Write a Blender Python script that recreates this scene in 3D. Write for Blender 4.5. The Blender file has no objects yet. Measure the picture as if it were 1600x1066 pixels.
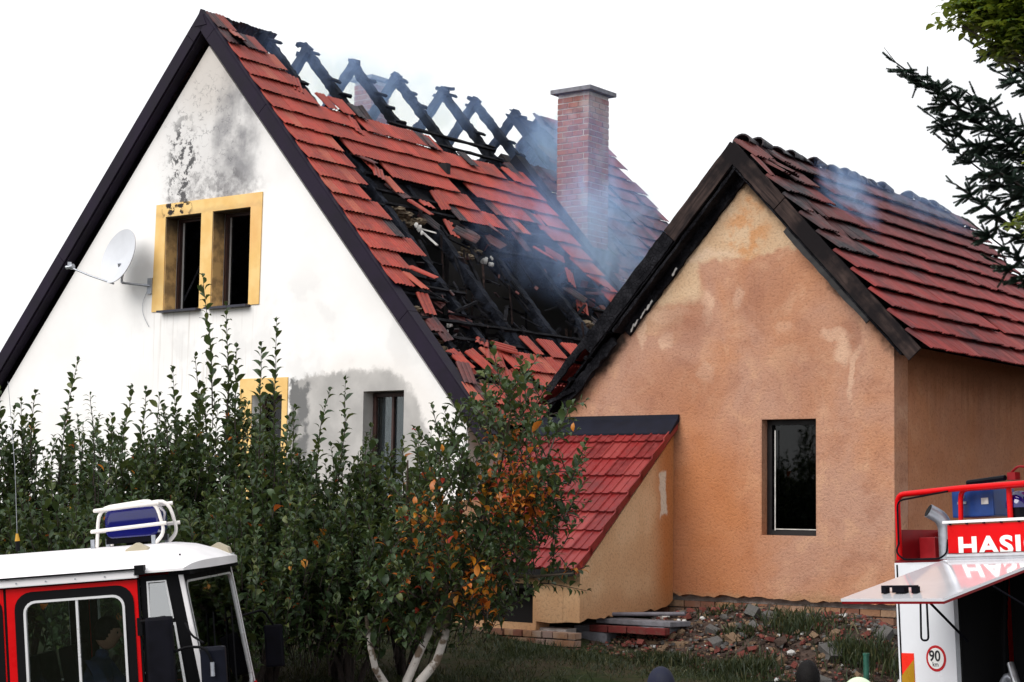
import bpy, bmesh, math, random
import numpy as np
from mathutils import Vector, Matrix, Euler
from mathutils.geometry import intersect_point_line
random.seed(7); rng = np.random.default_rng(7)
R = math.radians
S = bpy.context.scene
COL = S.collection

# ------------------------------------------------------------------ camera
cam_d = bpy.data.cameras.new('camera'); cam = bpy.data.objects.new('camera', cam_d); COL.objects.link(cam)
cam_d.sensor_width = 36; cam_d.lens = 63.0; cam_d.clip_end = 5000; cam_d.clip_start = 0.1
pit, rol = R(5.22), R(0.78)
fw = Vector((0, math.cos(pit), math.sin(pit))); rt = Vector((1, 0, 0)); up = rt.cross(fw)
rt2 = rt*math.cos(rol) + up*math.sin(rol); up2 = -rt*math.sin(rol) + up*math.cos(rol)
mw = Matrix.Identity(4)
for i in range(3):
    mw[i][0] = rt2[i]; mw[i][1] = up2[i]; mw[i][2] = -fw[i]
mw[2][3] = 2.95
cam.matrix_world = mw
S.camera = cam

# ------------------------------------------------------------------ sky and sun
SUN_AZ = math.atan2(-0.62, -0.78); SUN_EL = R(38)
wd = bpy.data.worlds.new('World'); S.world = wd; wd.use_nodes = True
nt = wd.node_tree; nt.nodes.clear()
sky = nt.nodes.new('ShaderNodeTexSky'); sky.sky_type = 'NISHITA'; sky.sun_disc = False
sky.sun_elevation = SUN_EL; sky.sun_rotation = math.pi/2 - SUN_AZ; sky.dust_density = 3
mixn = nt.nodes.new('ShaderNodeMix'); mixn.data_type = 'RGBA'; mixn.inputs[0].default_value = 0.94
tc = nt.nodes.new('ShaderNodeTexCoord'); nz = nt.nodes.new('ShaderNodeTexNoise')
nz.inputs['Scale'].default_value = 1.6; nz.inputs['Detail'].default_value = 5
nt.links.new(tc.outputs['Generated'], nz.inputs['Vector'])
cr = nt.nodes.new('ShaderNodeValToRGB')
cr.color_ramp.elements[0].position = 0.3; cr.color_ramp.elements[0].color = (6.3, 6.4, 6.7, 1)
cr.color_ramp.elements[1].position = 0.7; cr.color_ramp.elements[1].color = (7.6, 7.6, 7.6, 1)
nt.links.new(nz.outputs['Fac'], cr.inputs['Fac'])
nt.links.new(sky.outputs[0], mixn.inputs[6]); nt.links.new(cr.outputs[0], mixn.inputs[7])
bg = nt.nodes.new('ShaderNodeBackground'); bg.inputs['Strength'].default_value = 0.1
wo = nt.nodes.new('ShaderNodeOutputWorld')
nt.links.new(mixn.outputs[2], bg.inputs['Color']); nt.links.new(bg.outputs[0], wo.inputs['Surface'])
sd = bpy.data.lights.new('sun', 'SUN'); sd.energy = 1.5; sd.angle = R(40); sd.color = (1.0, 0.965, 0.92)
so = bpy.data.objects.new('sun', sd); COL.objects.link(so)
sv = Vector((math.cos(SUN_AZ)*math.cos(SUN_EL), math.sin(SUN_AZ)*math.cos(SUN_EL), math.sin(SUN_EL)))
so.rotation_euler = sv.to_track_quat('Z', 'Y').to_euler()
so.location = (-10, -10, 20)
S.view_settings.view_transform = 'Standard'; S.view_settings.look = 'None'
S.view_settings.exposure = 0.8; S.view_settings.gamma = 1; S.view_settings.use_curve_mapping = False
S.render.engine = 'CYCLES'
S.cycles.volume_step_rate = 4; S.cycles.volume_max_steps = 96; S.cycles.volume_bounces = 1
S.cycles.max_bounces = 8; S.cycles.transparent_max_bounces = 16
S.render.resolution_x = 1024; S.render.resolution_y = 682

# ------------------------------------------------------------------ helpers
class MB:
    def __init__(s): s.v = []; s.f = []; s.m = []
    def add(s, vs, fs, mi=0):
        o = len(s.v); s.v += [tuple(x) for x in vs]
        for f in fs: s.f.append(tuple(i+o for i in f)); s.m.append(mi)
        return s
    def box(s, c, d, rot=None, mi=0):
        hx, hy, hz = d[0]/2, d[1]/2, d[2]/2; c = Vector(c)
        vs = [Vector((x, y, z)) for x in (-hx, hx) for y in (-hy, hy) for z in (-hz, hz)]
        if rot is not None: vs = [rot @ v for v in vs]
        return s.add([v+c for v in vs], [(0,1,3,2),(4,6,7,5),(0,4,5,1),(2,3,7,6),(0,2,6,4),(1,5,7,3)], mi)
    def beam(s, p0, p1, w, h, up=(0,0,1), seg=1, jit=0.0, mi=0, rg=None):
        """w across, h along up; jit makes charred irregular outlines"""
        p0, p1 = Vector(p0), Vector(p1); d = (p1-p0).normalized(); up = Vector(up)
        x = d.cross(up).normalized(); y = x.cross(d).normalized(); vs = []; rr = rg or random
        for i in range(seg+1):
            c = p0.lerp(p1, i/seg)
            for (a, b) in ((-1,-1),(1,-1),(1,1),(-1,1)):
                ja = 1+rr.uniform(-jit, jit)*0.9; jb = 1+rr.uniform(-jit, jit)*0.9
                vs.append(c + x*(a*w/2*ja) + y*(b*h/2*jb) + d*rr.uniform(-1,1)*jit*0.03)
        fs = [(0,1,2,3), tuple(seg*4+k for k in (3,2,1,0))]
        for i in range(seg):
            for k in range(4): a = i*4+k; b = i*4+(k+1)%4; fs.append((a, a+4, b+4, b))
        return s.add(vs, fs, mi)
    def tube(s, pts, r, n=8, mi=0, closed=False):
        pts = [Vector(p) for p in pts]; rs = r if isinstance(r, (list, tuple)) else [r]*len(pts)
        vs = []; N = len(pts); prev = None
        for i, p in enumerate(pts):
            if closed: d = pts[(i+1) % N]-pts[i-1]
            else: d = pts[min(i+1, N-1)]-pts[max(i-1, 0)]
            d.normalize()
            if prev is None:
                u = Vector((0,0,1)) if abs(d.z) < 0.9 else Vector((1,0,0)); a = d.cross(u).normalized()
            else: a = (prev - d*prev.dot(d)).normalized()
            prev = a; b = d.cross(a)
            for k in range(n):
                t = 2*math.pi*k/n; vs.append(p + (a*math.cos(t)+b*math.sin(t))*rs[i])
        fs = []
        for i in range(N if closed else N-1):
            for k in range(n):
                j = (i+1) % N; fs.append((i*n+k, i*n+(k+1)%n, j*n+(k+1)%n, j*n+k))
        if not closed: fs += [tuple(range(n))[::-1], tuple((N-1)*n+k for k in range(n))]
        return s.add(vs, fs, mi)
    def prism(s, poly, f0, f1, mi=0):
        """poly: 2D points; f0, f1 map a 2D point to 3D on the two end faces"""
        n = len(poly); vs = [f0(p) for p in poly]+[f1(p) for p in poly]
        fs = [tuple(range(n))[::-1], tuple(range(n, 2*n))]+[(i, (i+1) % n, n+(i+1) % n, n+i) for i in range(n)]
        return s.add(vs, fs, mi)
    def build(s, name, mat, parent=None, smooth=False, kind=None, label=None, bevel=0):
        me = bpy.data.meshes.new(name); me.from_pydata(s.v, [], s.f)
        for m in (mat if isinstance(mat, (list, tuple)) else [mat]): me.materials.append(m)
        if any(s.m): me.polygons.foreach_set('material_index', s.m)
        bm = bmesh.new(); bm.from_mesh(me); bmesh.ops.recalc_face_normals(bm, faces=bm.faces)
        if bevel:
            bmesh.ops.bevel(bm, geom=[e for e in bm.edges if len(e.link_faces) == 2 and e.calc_face_angle(0) > 0.6], offset=bevel, segments=2, affect='EDGES', profile=0.7)
        bm.to_mesh(me); bm.free()
        if smooth:
            me.polygons.foreach_set('use_smooth', [True]*len(me.polygons))
            try: me.set_sharp_from_angle(angle=R(50))
            except Exception: pass
        return link(name, me, parent, kind, label)

def link(name, me, parent=None, kind=None, label=None):
    o = bpy.data.objects.new(name, me); COL.objects.link(o)
    if parent: o.parent = parent
    if kind: o['kind'] = kind
    if label: o['label'] = label
    return o
def empty(name, label, cat, loc=(0,0,0), rot=(0,0,0), group=None):
    o = bpy.data.objects.new(name, None); COL.objects.link(o); o.empty_display_size = 0.3
    o.location = loc; o.rotation_euler = rot; o['label'] = label; o['category'] = cat
    if group: o['group'] = group
    return o
def tag(o, label, cat, group=None):
    o['label'] = label; o['category'] = cat
    if group: o['group'] = group
    return o
def np_mesh(name, V, F, mats, mi=None, smooth=False):
    me = bpy.data.meshes.new(name); V = np.asarray(V, dtype=np.float32); F = np.asarray(F, dtype=np.int32)
    k = F.shape[1]
    me.vertices.add(len(V)); me.vertices.foreach_set('co', V.ravel())
    me.loops.add(F.size); me.loops.foreach_set('vertex_index', F.ravel())
    me.polygons.add(len(F)); me.polygons.foreach_set('loop_start', np.arange(0, F.size, k, dtype=np.int32))
    for m in mats: me.materials.append(m)
    if mi is not None: me.polygons.foreach_set('material_index', np.asarray(mi, dtype=np.int32))
    me.polygons.foreach_set('use_smooth', np.full(len(F), bool(smooth)))
    me.update(calc_edges=True); me.validate()
    return me
def inpoly(x, y, P):
    c = False; n = len(P); j = n-1
    for i in range(n):
        xi, yi = P[i]; xj, yj = P[j]
        if (yi > y) != (yj > y) and x < (xj-xi)*(y-yi)/(yj-yi)+xi: c = not c
        j = i
    return c
def wall_panel(outer, holes, f0, f1):
    """flat wall with openings, given thickness: f0(p) front face, f1(p) back face"""
    bm = bmesh.new(); edges = []; loops = [outer]+holes; idx = 0; lv = []
    for L in loops:
        vs = [bm.verts.new((p[0], p[1], 0)) for p in L]; lv.append(vs)
        for i in range(len(vs)): edges.append(bm.edges.new((vs[i], vs[(i+1) % len(vs)])))
    bmesh.ops.triangle_fill(bm, use_beauty=True, use_dissolve=False, edges=edges)
    bm.verts.index_update()
    P = [(v.co.x, v.co.y) for v in bm.verts]; n = len(P)
    tris = [tuple(v.index for v in f.verts) for f in bm.faces]; li = [[v.index for v in L] for L in lv]; bm.free()
    m = MB(); vs = [f0(p) for p in P]+[f1(p) for p in P]; fs = []
    for t in tris: fs.append(t); fs.append(tuple(i+n for i in t[::-1]))
    for L in li:
        for i in range(len(L)): a, b = L[i], L[(i+1) % len(L)]; fs.append((a, b, b+n, a+n))
    m.add(vs, fs); return m

# ------------------------------------------------------------------ material helpers
class NT:
    def __init__(s, name):
        s.m = bpy.data.materials.new(name); s.m.use_nodes = True; s.t = s.m.node_tree
        s.b = s.t.nodes['Principled BSDF']; s.out = s.t.nodes['Material Output']; s._oc = None
    def n(s, typ, **kw):
        x = s.t.nodes.new('ShaderNode'+typ)
        for k, v in kw.items(): setattr(x, k, v)
        return x
    def l(s, a, b): s.t.links.new(a, b)
    def setin(s, inp, v):
        if isinstance(v, bpy.types.NodeSocket): s.l(v, inp)
        else: inp.default_value = v
    def obj(s):
        if s._oc is None: s._oc = s.n('TexCoord')
        return s._oc.outputs['Object']
    def pos(s): return s.n('NewGeometry').outputs['Position']
    def noise(s, scale, detail=4, rough=0.55, vec=None, dist=0.0, out='Fac'):
        x = s.n('TexNoise'); x.inputs['Scale'].default_value = scale; x.inputs['Detail'].default_value = detail
        x.inputs['Roughness'].default_value = rough; x.inputs['Distortion'].default_value = dist
        s.l(vec if vec is not None else s.obj(), x.inputs['Vector']); return x.outputs[out]
    def math(s, op, a, b=0.0, clamp=False):
        x = s.n('Math', operation=op, use_clamp=clamp); s.setin(x.inputs[0], a)
        if op not in ('ABSOLUTE',): s.setin(x.inputs[1], b)
        return x.outputs[0]
    def mr(s, v, a, b, c=0.0, d=1.0, smooth=True):
        x = s.n('MapRange'); x.interpolation_type = 'SMOOTHSTEP' if smooth else 'LINEAR'
        s.setin(x.inputs[0], v); x.inputs[1].default_value = a; x.inputs[2].default_value = b
        x.inputs[3].default_value = c; x.inputs[4].default_value = d; return x.outputs[0]
    def mix(s, f, a, b, blend='MIX'):
        x = s.n('Mix', data_type='RGBA', blend_type=blend); s.setin(x.inputs[0], f)
        for i, v in ((6, a), (7, b)):
            if isinstance(v, (tuple, list)): x.inputs[i].default_value = (*v[:3], 1)
            else: s.l(v, x.inputs[i])
        return x.outputs[2]
    def sep(s, v): x = s.n('SeparateXYZ'); s.l(v, x.inputs[0]); return x.outputs
    def warped(s, scale, amp, vec=None):
        v = vec if vec is not None else s.obj()
        nn = s.noise(scale, 4, 0.6, vec=v, out='Color')
        a = s.n('VectorMath', operation='SUBTRACT'); s.l(nn, a.inputs[0]); a.inputs[1].default_value = (.5, .5, .5)
        b = s.n('VectorMath', operation='SCALE'); s.l(a.outputs[0], b.inputs[0]); b.inputs['Scale'].default_value = amp
        c = s.n('VectorMath', operation='ADD'); s.l(v, c.inputs[0]); s.l(b.outputs[0], c.inputs[1]); return c.outputs[0]
    def ell(s, xyz, cx, cz, rx, rz, soft=0.5, ax=0, az=2):
        """soft elliptical stain mask on a wall"""
        a = s.math('DIVIDE', s.math('SUBTRACT', xyz[ax], cx), rx); b = s.math('DIVIDE', s.math('SUBTRACT', xyz[az], cz), rz)
        d = s.math('ADD', s.math('MULTIPLY', a, a), s.math('MULTIPLY', b, b))
        return s.mr(d, 1.0-soft*0.9, 1.0+soft, 1.0, 0.0)
    def rect(s, xyz, x0, x1, z0, z1, e=0.03, ax=0, az=2):
        a = s.mr(xyz[ax], x0-e, x0+e); b = s.mr(xyz[ax], x1-e, x1+e, 1, 0)
        c = s.mr(xyz[az], z0-e, z0+e); d = s.mr(xyz[az], z1-e, z1+e, 1, 0)
        return s.math('MULTIPLY', s.math('MULTIPLY', a, b), s.math('MULTIPLY', c, d))
    def bump(s, h, strength=0.3, dist=0.01):
        x = s.n('Bump'); x.inputs['Strength'].default_value = strength; x.inputs['Distance'].default_value = dist
        s.l(h, x.inputs['Height']); s.l(x.outputs[0], s.b.inputs['Normal']); return x
    def base(s, c, rough=0.8, spec=0.4, metal=0.0):
        if isinstance(c, (tuple, list)): s.b.inputs['Base Color'].default_value = (*c[:3], 1)
        else: s.l(c, s.b.inputs['Base Color'])
        s.setin(s.b.inputs['Roughness'], rough); s.b.inputs['Specular IOR Level'].default_value = spec
        s.b.inputs['Metallic'].default_value = metal; return s.m
def simple(name, c, rough=0.6, var=0.25, scale=9, metal=0.0, spec=0.4, bump=0.0, bscale=60, coat=0.0):
    t = NT(name); n = t.noise(scale, 5, 0.6)
    col = t.mix(t.mr(n, 0.3, 0.7), tuple(x*(1-var) for x in c), tuple(min(1, x*(1+var)) for x in c))
    m = t.base(col, t.mr(n, 0.3, 0.7, max(0.03, rough-0.08), min(1, rough+0.08)), spec, metal)
    if bump: t.bump(t.noise(bscale, 4), bump, 0.01)
    if coat: t.b.inputs['Coat Weight'].default_value = coat; t.b.inputs['Coat Roughness'].default_value = 0.06
    return m

def mat_glass(name, tint=(0.6, 0.65, 0.65), ior=1.5, opaque=0.0):
    t = NT(name); t.t.nodes.remove(t.b)
    tr = t.n('BsdfTransparent'); tr.inputs[0].default_value = (*tint, 1)
    gl = t.n('BsdfGlossy'); gl.inputs['Roughness'].default_value = 0.03
    fr = t.n('Fresnel'); fr.inputs['IOR'].default_value = ior
    nb = t.n('Bump'); nb.inputs['Strength'].default_value = 0.12; nb.inputs['Distance'].default_value = 0.02
    t.l(t.noise(2.2, 2), nb.inputs['Height']); t.l(nb.outputs[0], gl.inputs['Normal'])
    mx = t.n('MixShader'); t.l(fr.outputs[0], mx.inputs[0]); t.l(tr.outputs[0], mx.inputs[1]); t.l(gl.outputs[0], mx.inputs[2])
    t.l(mx.outputs[0], t.out.inputs['Surface']); return t.m

# ---- white render of the gable house
def mat_white_wall():
    t = NT('white_render'); o = t.obj(); w1 = t.warped(3.0, 0.28); w2 = t.warped(14, 0.12, w1); X = t.sep(w2); X0 = t.sep(o)
    n1 = t.noise(0.8, 5); n2 = t.noise(6, 6, 0.65)
    col = t.mix(t.mr(n1, 0.35, 0.65), (0.80, 0.79, 0.78), (0.86, 0.855, 0.85))
    # warm dirt under the apex
    col = t.mix(t.math('MULTIPLY', t.ell(X, 0.0, 9.55, 0.7, 0.9, 0.9), 0.45), col, (0.50, 0.42, 0.33))
    # faint rinsed patches lower on the gable
    pt = t.math('MULTIPLY', t.mr(t.noise(1.1, 4), 0.52, 0.60), t.ell(X, 1.6, 5.3, 3.2, 0.8, 0.6))
    col = t.mix(t.math('MULTIPLY', pt, 0.30), col, (0.60, 0.60, 0.60))
    # vertical runs below the sills
    st = t.n('Mapping'); st.inputs['Scale'].default_value = (9, 1, 0.35); t.l(o, st.inputs[0])
    runs = t.mr(t.noise(1.6, 5, vec=st.outputs[0]), 0.52, 0.7)
    col = t.mix(t.math('MULTIPLY', t.math('MULTIPLY', runs, t.ell(X0, -0.1, 5.3, 1.3, 0.75, 0.8)), 0.45), col, (0.42, 0.38, 0.34))
    # greyed, crazed render above the burnt window
    cell = t.n('TexVoronoi', feature='DISTANCE_TO_EDGE'); cell.inputs['Scale'].default_value = 6; t.l(t.warped(8, 0.25), cell.inputs['Vector'])
    reg = t.ell(X, 0.12, 8.15, 0.98, 1.45, 0.8)
    col = t.mix(t.math('MULTIPLY', reg, 0.40), col, (0.42, 0.41, 0.41))
    crack = t.mr(cell.outputs['Distance'], 0.0, 0.045, 1, 0)
    crk = t.math('MULTIPLY', t.math('MULTIPLY', crack, t.mr(n2, 0.42, 0.6)), t.ell(X, -0.05, 8.2, 0.85, 1.15, 0.6))
    col = t.mix(t.math('MULTIPLY', crk, 0.65), col, (0.12, 0.12, 0.13))
    sm = t.math('MULTIPLY', t.ell(X, 0.62, 8.25, 0.42, 1.05, 0.9), t.mr(t.noise(2.4, 4), 0.25, 0.65))
    col = t.mix(t.math('MULTIPLY', sm, 0.80), col, (0.15, 0.15, 0.165))
    sm = t.math('MULTIPLY', t.ell(X, -0.5, 7.95, 0.3, 0.75, 0.6), t.mr(t.noise(5.5, 5, 0.7), 0.5, 0.56))
    col = t.mix(t.math('MULTIPLY', sm, 0.9), col, (0.035, 0.035, 0.04))
    sm = t.math('MULTIPLY', t.ell(X, 0.2, 7.5, 0.95, 0.3, 0.8), t.mr(n2, 0.4, 0.6))
    col = t.mix(t.math('MULTIPLY', sm, 0.5), col, (0.12, 0.115, 0.12))
    # grey unpainted plaster round the lower window
    gm = t.math('MAXIMUM', t.rect(X, 2.1, 3.75, 1.5, 4.72, 0.04), t.ell(X, 3.5, 3.2, 0.93, 1.55, 0.10))
    halo = t.ell(X, 3.25, 3.3, 1.55, 1.7, 0.25)
    col = t.mix(t.math('MULTIPLY', halo, 0.22), col, (0.62, 0.52, 0.44))
    grey = t.mix(t.mr(t.noise(1.7, 5), 0.35, 0.65), (0.36, 0.35, 0.34), (0.47, 0.455, 0.44))
    col = t.mix(gm, col, grey)
    dk = t.rect(X, 1.82, 2.2, 1.5, 4.66, 0.035)
    col = t.mix(dk, col, t.mix(t.mr(t.noise(4, 5), 0.5, 0.62), (0.16, 0.16, 0.16), (0.36, 0.35, 0.34)))
    # yellow painted ground floor band
    col = t.mix(t.rect(X0, 3.3, 5.2, 1.0, 2.05, 0.02), col, (0.72, 0.52, 0.24))
    m = t.base(col, 0.9, 0.2)
    h = t.math('ADD', t.math('MULTIPLY', t.noise(90, 3), 0.5), t.math('MULTIPLY', crk, -1.0)); t.bump(h, 0.35, 0.006); return m

# ---- orange render
def mat_orange_wall(name='orange_render', side=False):
    t = NT(name); o = t.obj(); w1 = t.warped(1.6, 0.42); w2 = t.warped(9, 0.13, w1); X = t.sep(w2); X0 = t.sep(o)
    n1 = t.noise(0.9, 5, 0.6, dist=0.6); n2 = t.noise(2.7, 5, 0.62, dist=0.4)
    col = t.mix(t.mr(n1, 0.32, 0.66), (0.44, 0.212, 0.120), (0.42, 0.238, 0.168))
    col = t.mix(t.math('MULTIPLY', t.mr(n2, 0.5, 0.66), 0.6), col, (0.53, 0.31, 0.195))
    col = t.mix(t.math('MULTIPLY', t.mr(n2, 0.48, 0.34), 0.45), col, (0.30, 0.135, 0.085))
    if not side:
        # lower, left: deeper orange where water ran
        col = t.mix(t.math('MULTIPLY', t.ell(X, -0.6, 2.4, 0.85, 1.6, 0.95), 0.7), col, (0.42, 0.15, 0.05))
        # pale dry render up under the apex, wavy tide line
        top = t.mr(X[2], 5.80, 5.90)
        stp = t.math('MULTIPLY', t.mr(X[0], -0.62, -0.5, 1, 0), t.mr(X[2], 5.28, 5.4))
        lft = t.math('MULTIPLY', t.mr(X[0], -0.9, -0.8, 1, 0), t.mr(X[2], 4.98, 5.12))
        topm = t.math('MAXIMUM', top, t.math('MAXIMUM', stp, t.math('MULTIPLY', lft, 0.4)))
        cream = t.mix(t.mr(t.noise(2.2, 5), 0.35, 0.65), (0.52, 0.35, 0.215), (0.57, 0.415, 0.275))
        col = t.mix(t.math('MULTIPLY', topm, 0.95), col, cream)
        edge = t.mr(t.math('ABSOLUTE', t.math('SUBTRACT', X[2], 5.93)), 0.0, 0.10, 1, 0)
        col = t.mix(t.math('MULTIPLY', t.math('MULTIPLY', edge, t.mr(X[0], -0.5, 0.35, 1, 0)), 0.6), col, (0.62, 0.46, 0.34))
        rust = t.math('MULTIPLY', t.ell(X, 0.05, 6.2, 0.28, 0.36, 0.7), t.mr(t.noise(5, 5), 0.42, 0.6))
        col = t.mix(t.math('MULTIPLY', rust, 0.7), col, (0.50, 0.22, 0.08))
        for (cx, cz, rx, rz, f) in ((-0.48, 5.28, 0.09, 0.2, .8), (-0.02, 5.42, 0.06, 0.14, .7), (-1.02, 4.92, 0.09, 0.10, .85), (-1.38, 5.06, 0.05, 0.24, .8),
                                    (-0.45, 4.5, 0.10, 0.12, .5), (1.27, 4.72, 0.10, 0.15, .8), (1.42, 4.5, 0.05, 0.3, .7), (1.2, 4.9, 0.16, 0.05, .6), (-1.1, 5.22, 0.35, 0.07, .5), (0.55, 5.0, 0.08, 0.1, .35)):
            col = t.mix(t.math('MULTIPLY', t.ell(X, cx, cz, rx, rz, 0.8), f*.8), col, (0.62, 0.42, 0.30))
        # darker damp tongues
        for (cx, cz, rx, rz, f) in ((-0.75, 5.1, 0.35, 0.3, .45), (-0.9, 4.35, 0.6, 0.35, .35), (0.25, 5.4, 0.4, 0.35, .3), (1.38, 4.93, 0.10, 0.16, .5), (0.75, 4.45, 0.35, 0.45, .25)):
            col = t.mix(t.math('MULTIPLY', t.ell(X, cx, cz, rx, rz, 0.7), f), col, (0.27, 0.12, 0.08))
        # soot along the left rake
        dl = t.math('SUBTRACT', t.math('ADD', 6.80, t.math('MULTIPLY', X[0], 1.09)), X[2])
        sl = t.math('MULTIPLY', t.mr(dl, 0.0, 0.20, 1, 0), t.mr(X0[0], -0.5, -0.9))
        col = t.mix(t.math('MULTIPLY', sl, 0.93), col, (0.02, 0.018, 0.017))
        dr = t.math('SUBTRACT', t.math('SUBTRACT', 6.80, t.math('MULTIPLY', X[0], 1.09)), X[2])
        col = t.mix(t.math('MULTIPLY', t.mr(dr, 0.0, 0.14, 1, 0), 0.8), col, (0.03, 0.022, 0.018))
        # crumbled foot of the render
        col = t.mix(t.mr(X[2], 2.0, 1.86), col, (0.36, 0.20, 0.11))
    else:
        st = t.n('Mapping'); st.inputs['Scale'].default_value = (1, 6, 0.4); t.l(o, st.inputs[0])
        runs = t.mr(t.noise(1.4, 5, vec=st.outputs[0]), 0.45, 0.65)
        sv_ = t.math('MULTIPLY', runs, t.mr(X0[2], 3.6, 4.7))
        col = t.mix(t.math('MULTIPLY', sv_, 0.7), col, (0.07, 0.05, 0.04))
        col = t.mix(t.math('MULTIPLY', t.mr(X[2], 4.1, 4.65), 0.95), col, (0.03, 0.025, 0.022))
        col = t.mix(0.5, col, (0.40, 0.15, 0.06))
    m = t.base(col, 0.93, 0.15)
    v = t.n('TexVoronoi'); v.inputs['Scale'].default_value = 55; t.l(o, v.inputs['Vector'])
    gr = t.noise(33, 3, .7); col2 = t.mix(t.mr(gr, .30, .52), tuple([.78]*3), tuple([1.05]*3)); t.base(t.mix(1.0, col, col2, 'MULTIPLY'), .93, .15); t.bump(gr, 0.8 if not side else 0.4, 0.016)
    return m
def mat_cheek():
    t = NT('cream_orange_render'); o = t.obj(); X = t.sep(t.warped(3, 0.25)); n = t.noise(1.6, 5)
    col = t.mix(t.mr(n, 0.35, 0.65), (0.66, 0.45, 0.27), (0.58, 0.36, 0.20))
    # orange stain beside the house corner (v near 0) and by the foot
    col = t.mix(t.math('MULTIPLY', t.mr(X[1], -0.55, -0.12), 0.85), col, (0.45, 0.16, 0.045))
    col = t.mix(t.math('MULTIPLY', t.mr(X[2], 2.15, 1.75), 0.5), col, (0.42, 0.2, 0.09))
    wv = t.math('MULTIPLY', t.rect(X, -0.30, -0.15, 2.85, 3.35, 0.02, ax=1), 1.0)
    col = t.mix(wv, col, (0.66, 0.60, 0.50))
    m = t.base(col, 0.93, 0.15); v = t.noise(33, 3, .7); t.base(t.mix(1.0, col, t.mix(t.mr(v, .3, .52), tuple([.75]*3), tuple([1.04]*3)), 'MULTIPLY'), .93, .15); t.bump(v, 0.45, 0.014); return m

def mat_tile(name, red=(0.40, 0.052, 0.03), dark=(0.045, 0.022, 0.022), soot_lo=0.50, soot_hi=0.72, zlo=None, zhi=None, pale=(0.50, 0.15, 0.08), gloss=0.55, soot=0.75):
    t = NT(name); g = t.n('NewGeometry'); oi = t.n('ObjectInfo')
    r = t.math('FRACT', t.math('ADD', g.outputs['Random Per Island'], oi.outputs['Random']))
    c = t.mix(r, tuple(x*0.72 for x in red), tuple(x*1.22 for x in red))
    c = t.mix(t.mr(r, 0.90, 0.93), c, tuple(x*0.5+y*0.5 for x, y in zip(red, pale)))
    p = g.outputs['Position']; n = t.noise(1.1, 5, 0.6, vec=p); n3 = t.noise(14, 4, 0.6, vec=p)
    c = t.mix(t.math('MULTIPLY', t.mr(t.noise(3.1, 4, .65, vec=p), .46, .62), .38), c, tuple(x*.38+.01 for x in red))
    c = t.mix(t.math('MULTIPLY', t.mr(n3, 0.45, 0.7), 0.35), c, pale)
    f = t.mr(n, soot_lo, soot_hi)
    if zlo is not None:
        z = t.math('ADD', t.sep(p)[2], t.math('MULTIPLY', t.math('SUBTRACT', n, 0.5), 1.6)); f = t.math('MAXIMUM', f, t.mr(z, zlo, zhi))
    f = t.math('MULTIPLY', f, t.mr(n3, 0.25, 0.6, 0.7, 1.0))
    c = t.mix(t.math('MULTIPLY', f, soot), c, dark)
    m = t.base(c, t.mr(n3, 0.3, 0.7, gloss-0.1, gloss+0.12), 0.4); t.bump(t.noise(70, 3, vec=p), 0.15, 0.004); return m
def mat_brick(name, cols, scale=1.0, lich=0.0):
    t = NT(name); g = t.n('NewGeometry'); oi = t.n('ObjectInfo')
    r = t.math('FRACT', t.math('ADD', g.outputs['Random Per Island'], oi.outputs['Random']))
    cr_ = t.n('ValToRGB'); e = cr_.color_ramp.elements; e[0].color = (*cols[0], 1); e[1].color = (*cols[-1], 1)
    for i, c in enumerate(cols[1:-1]): x = e.new((i+1)/(len(cols)-1)); x.color = (*c, 1)
    t.l(r, cr_.inputs[0]); p = g.outputs['Position']; n = t.noise(16, 5, vec=p)
    c = t.mix(t.math('MULTIPLY', t.mr(n, 0.45, 0.7), 0.45), cr_.outputs[0], (0.12, 0.07, 0.055))
    c = t.mix(t.math('MULTIPLY', t.mr(t.noise(1.7, 4, vec=p), 0.52, 0.66), lich), c, (0.42, 0.36, 0.33))
    m = t.base(c, 0.9, 0.2); t.bump(t.noise(60, 4, vec=p), 0.5, 0.006); return m
def mat_char(name='charred_wood', c0=(0.012, 0.012, 0.014), c1=(0.05, 0.048, 0.052), sheen=0.35):
    t = NT(name); p = t.pos(); v = t.n('TexVoronoi', feature='DISTANCE_TO_EDGE'); v.inputs['Scale'].default_value = 22; t.l(p, v.inputs['Vector'])
    n = t.noise(5, 5, vec=p); c = t.mix(t.mr(n, 0.35, 0.7), c0, c1)
    m = t.base(c, 0.72, sheen); t.bump(t.math('ADD', t.mr(v.outputs['Distance'], 0, 0.12), n), 0.8, 0.02); return m
def mat_weathered(ang=-47.5):
    t = NT('weathered_scorched_board'); o = t.obj(); mp = t.n('Mapping'); mp.inputs['Rotation'].default_value = (0, R(ang), 0); t.l(o, mp.inputs[0])
    m2 = t.n('Mapping'); m2.inputs['Scale'].default_value = (0.6, 6, 9); t.l(mp.outputs[0], m2.inputs[0])
    g = t.noise(3.0, 6, 0.65, vec=m2.outputs[0]); n = t.noise(1.7, 5)
    c = t.mix(t.mr(g, 0.3, 0.7), (0.012, 0.009, 0.010), (0.068, 0.046, 0.040))
    c = t.mix(t.mr(n, 0.40, 0.56), c, (0.010, 0.008, 0.009))
    m = t.base(c, 0.8, 0.1); t.bump(g, 0.6, 0.01); return m

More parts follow.
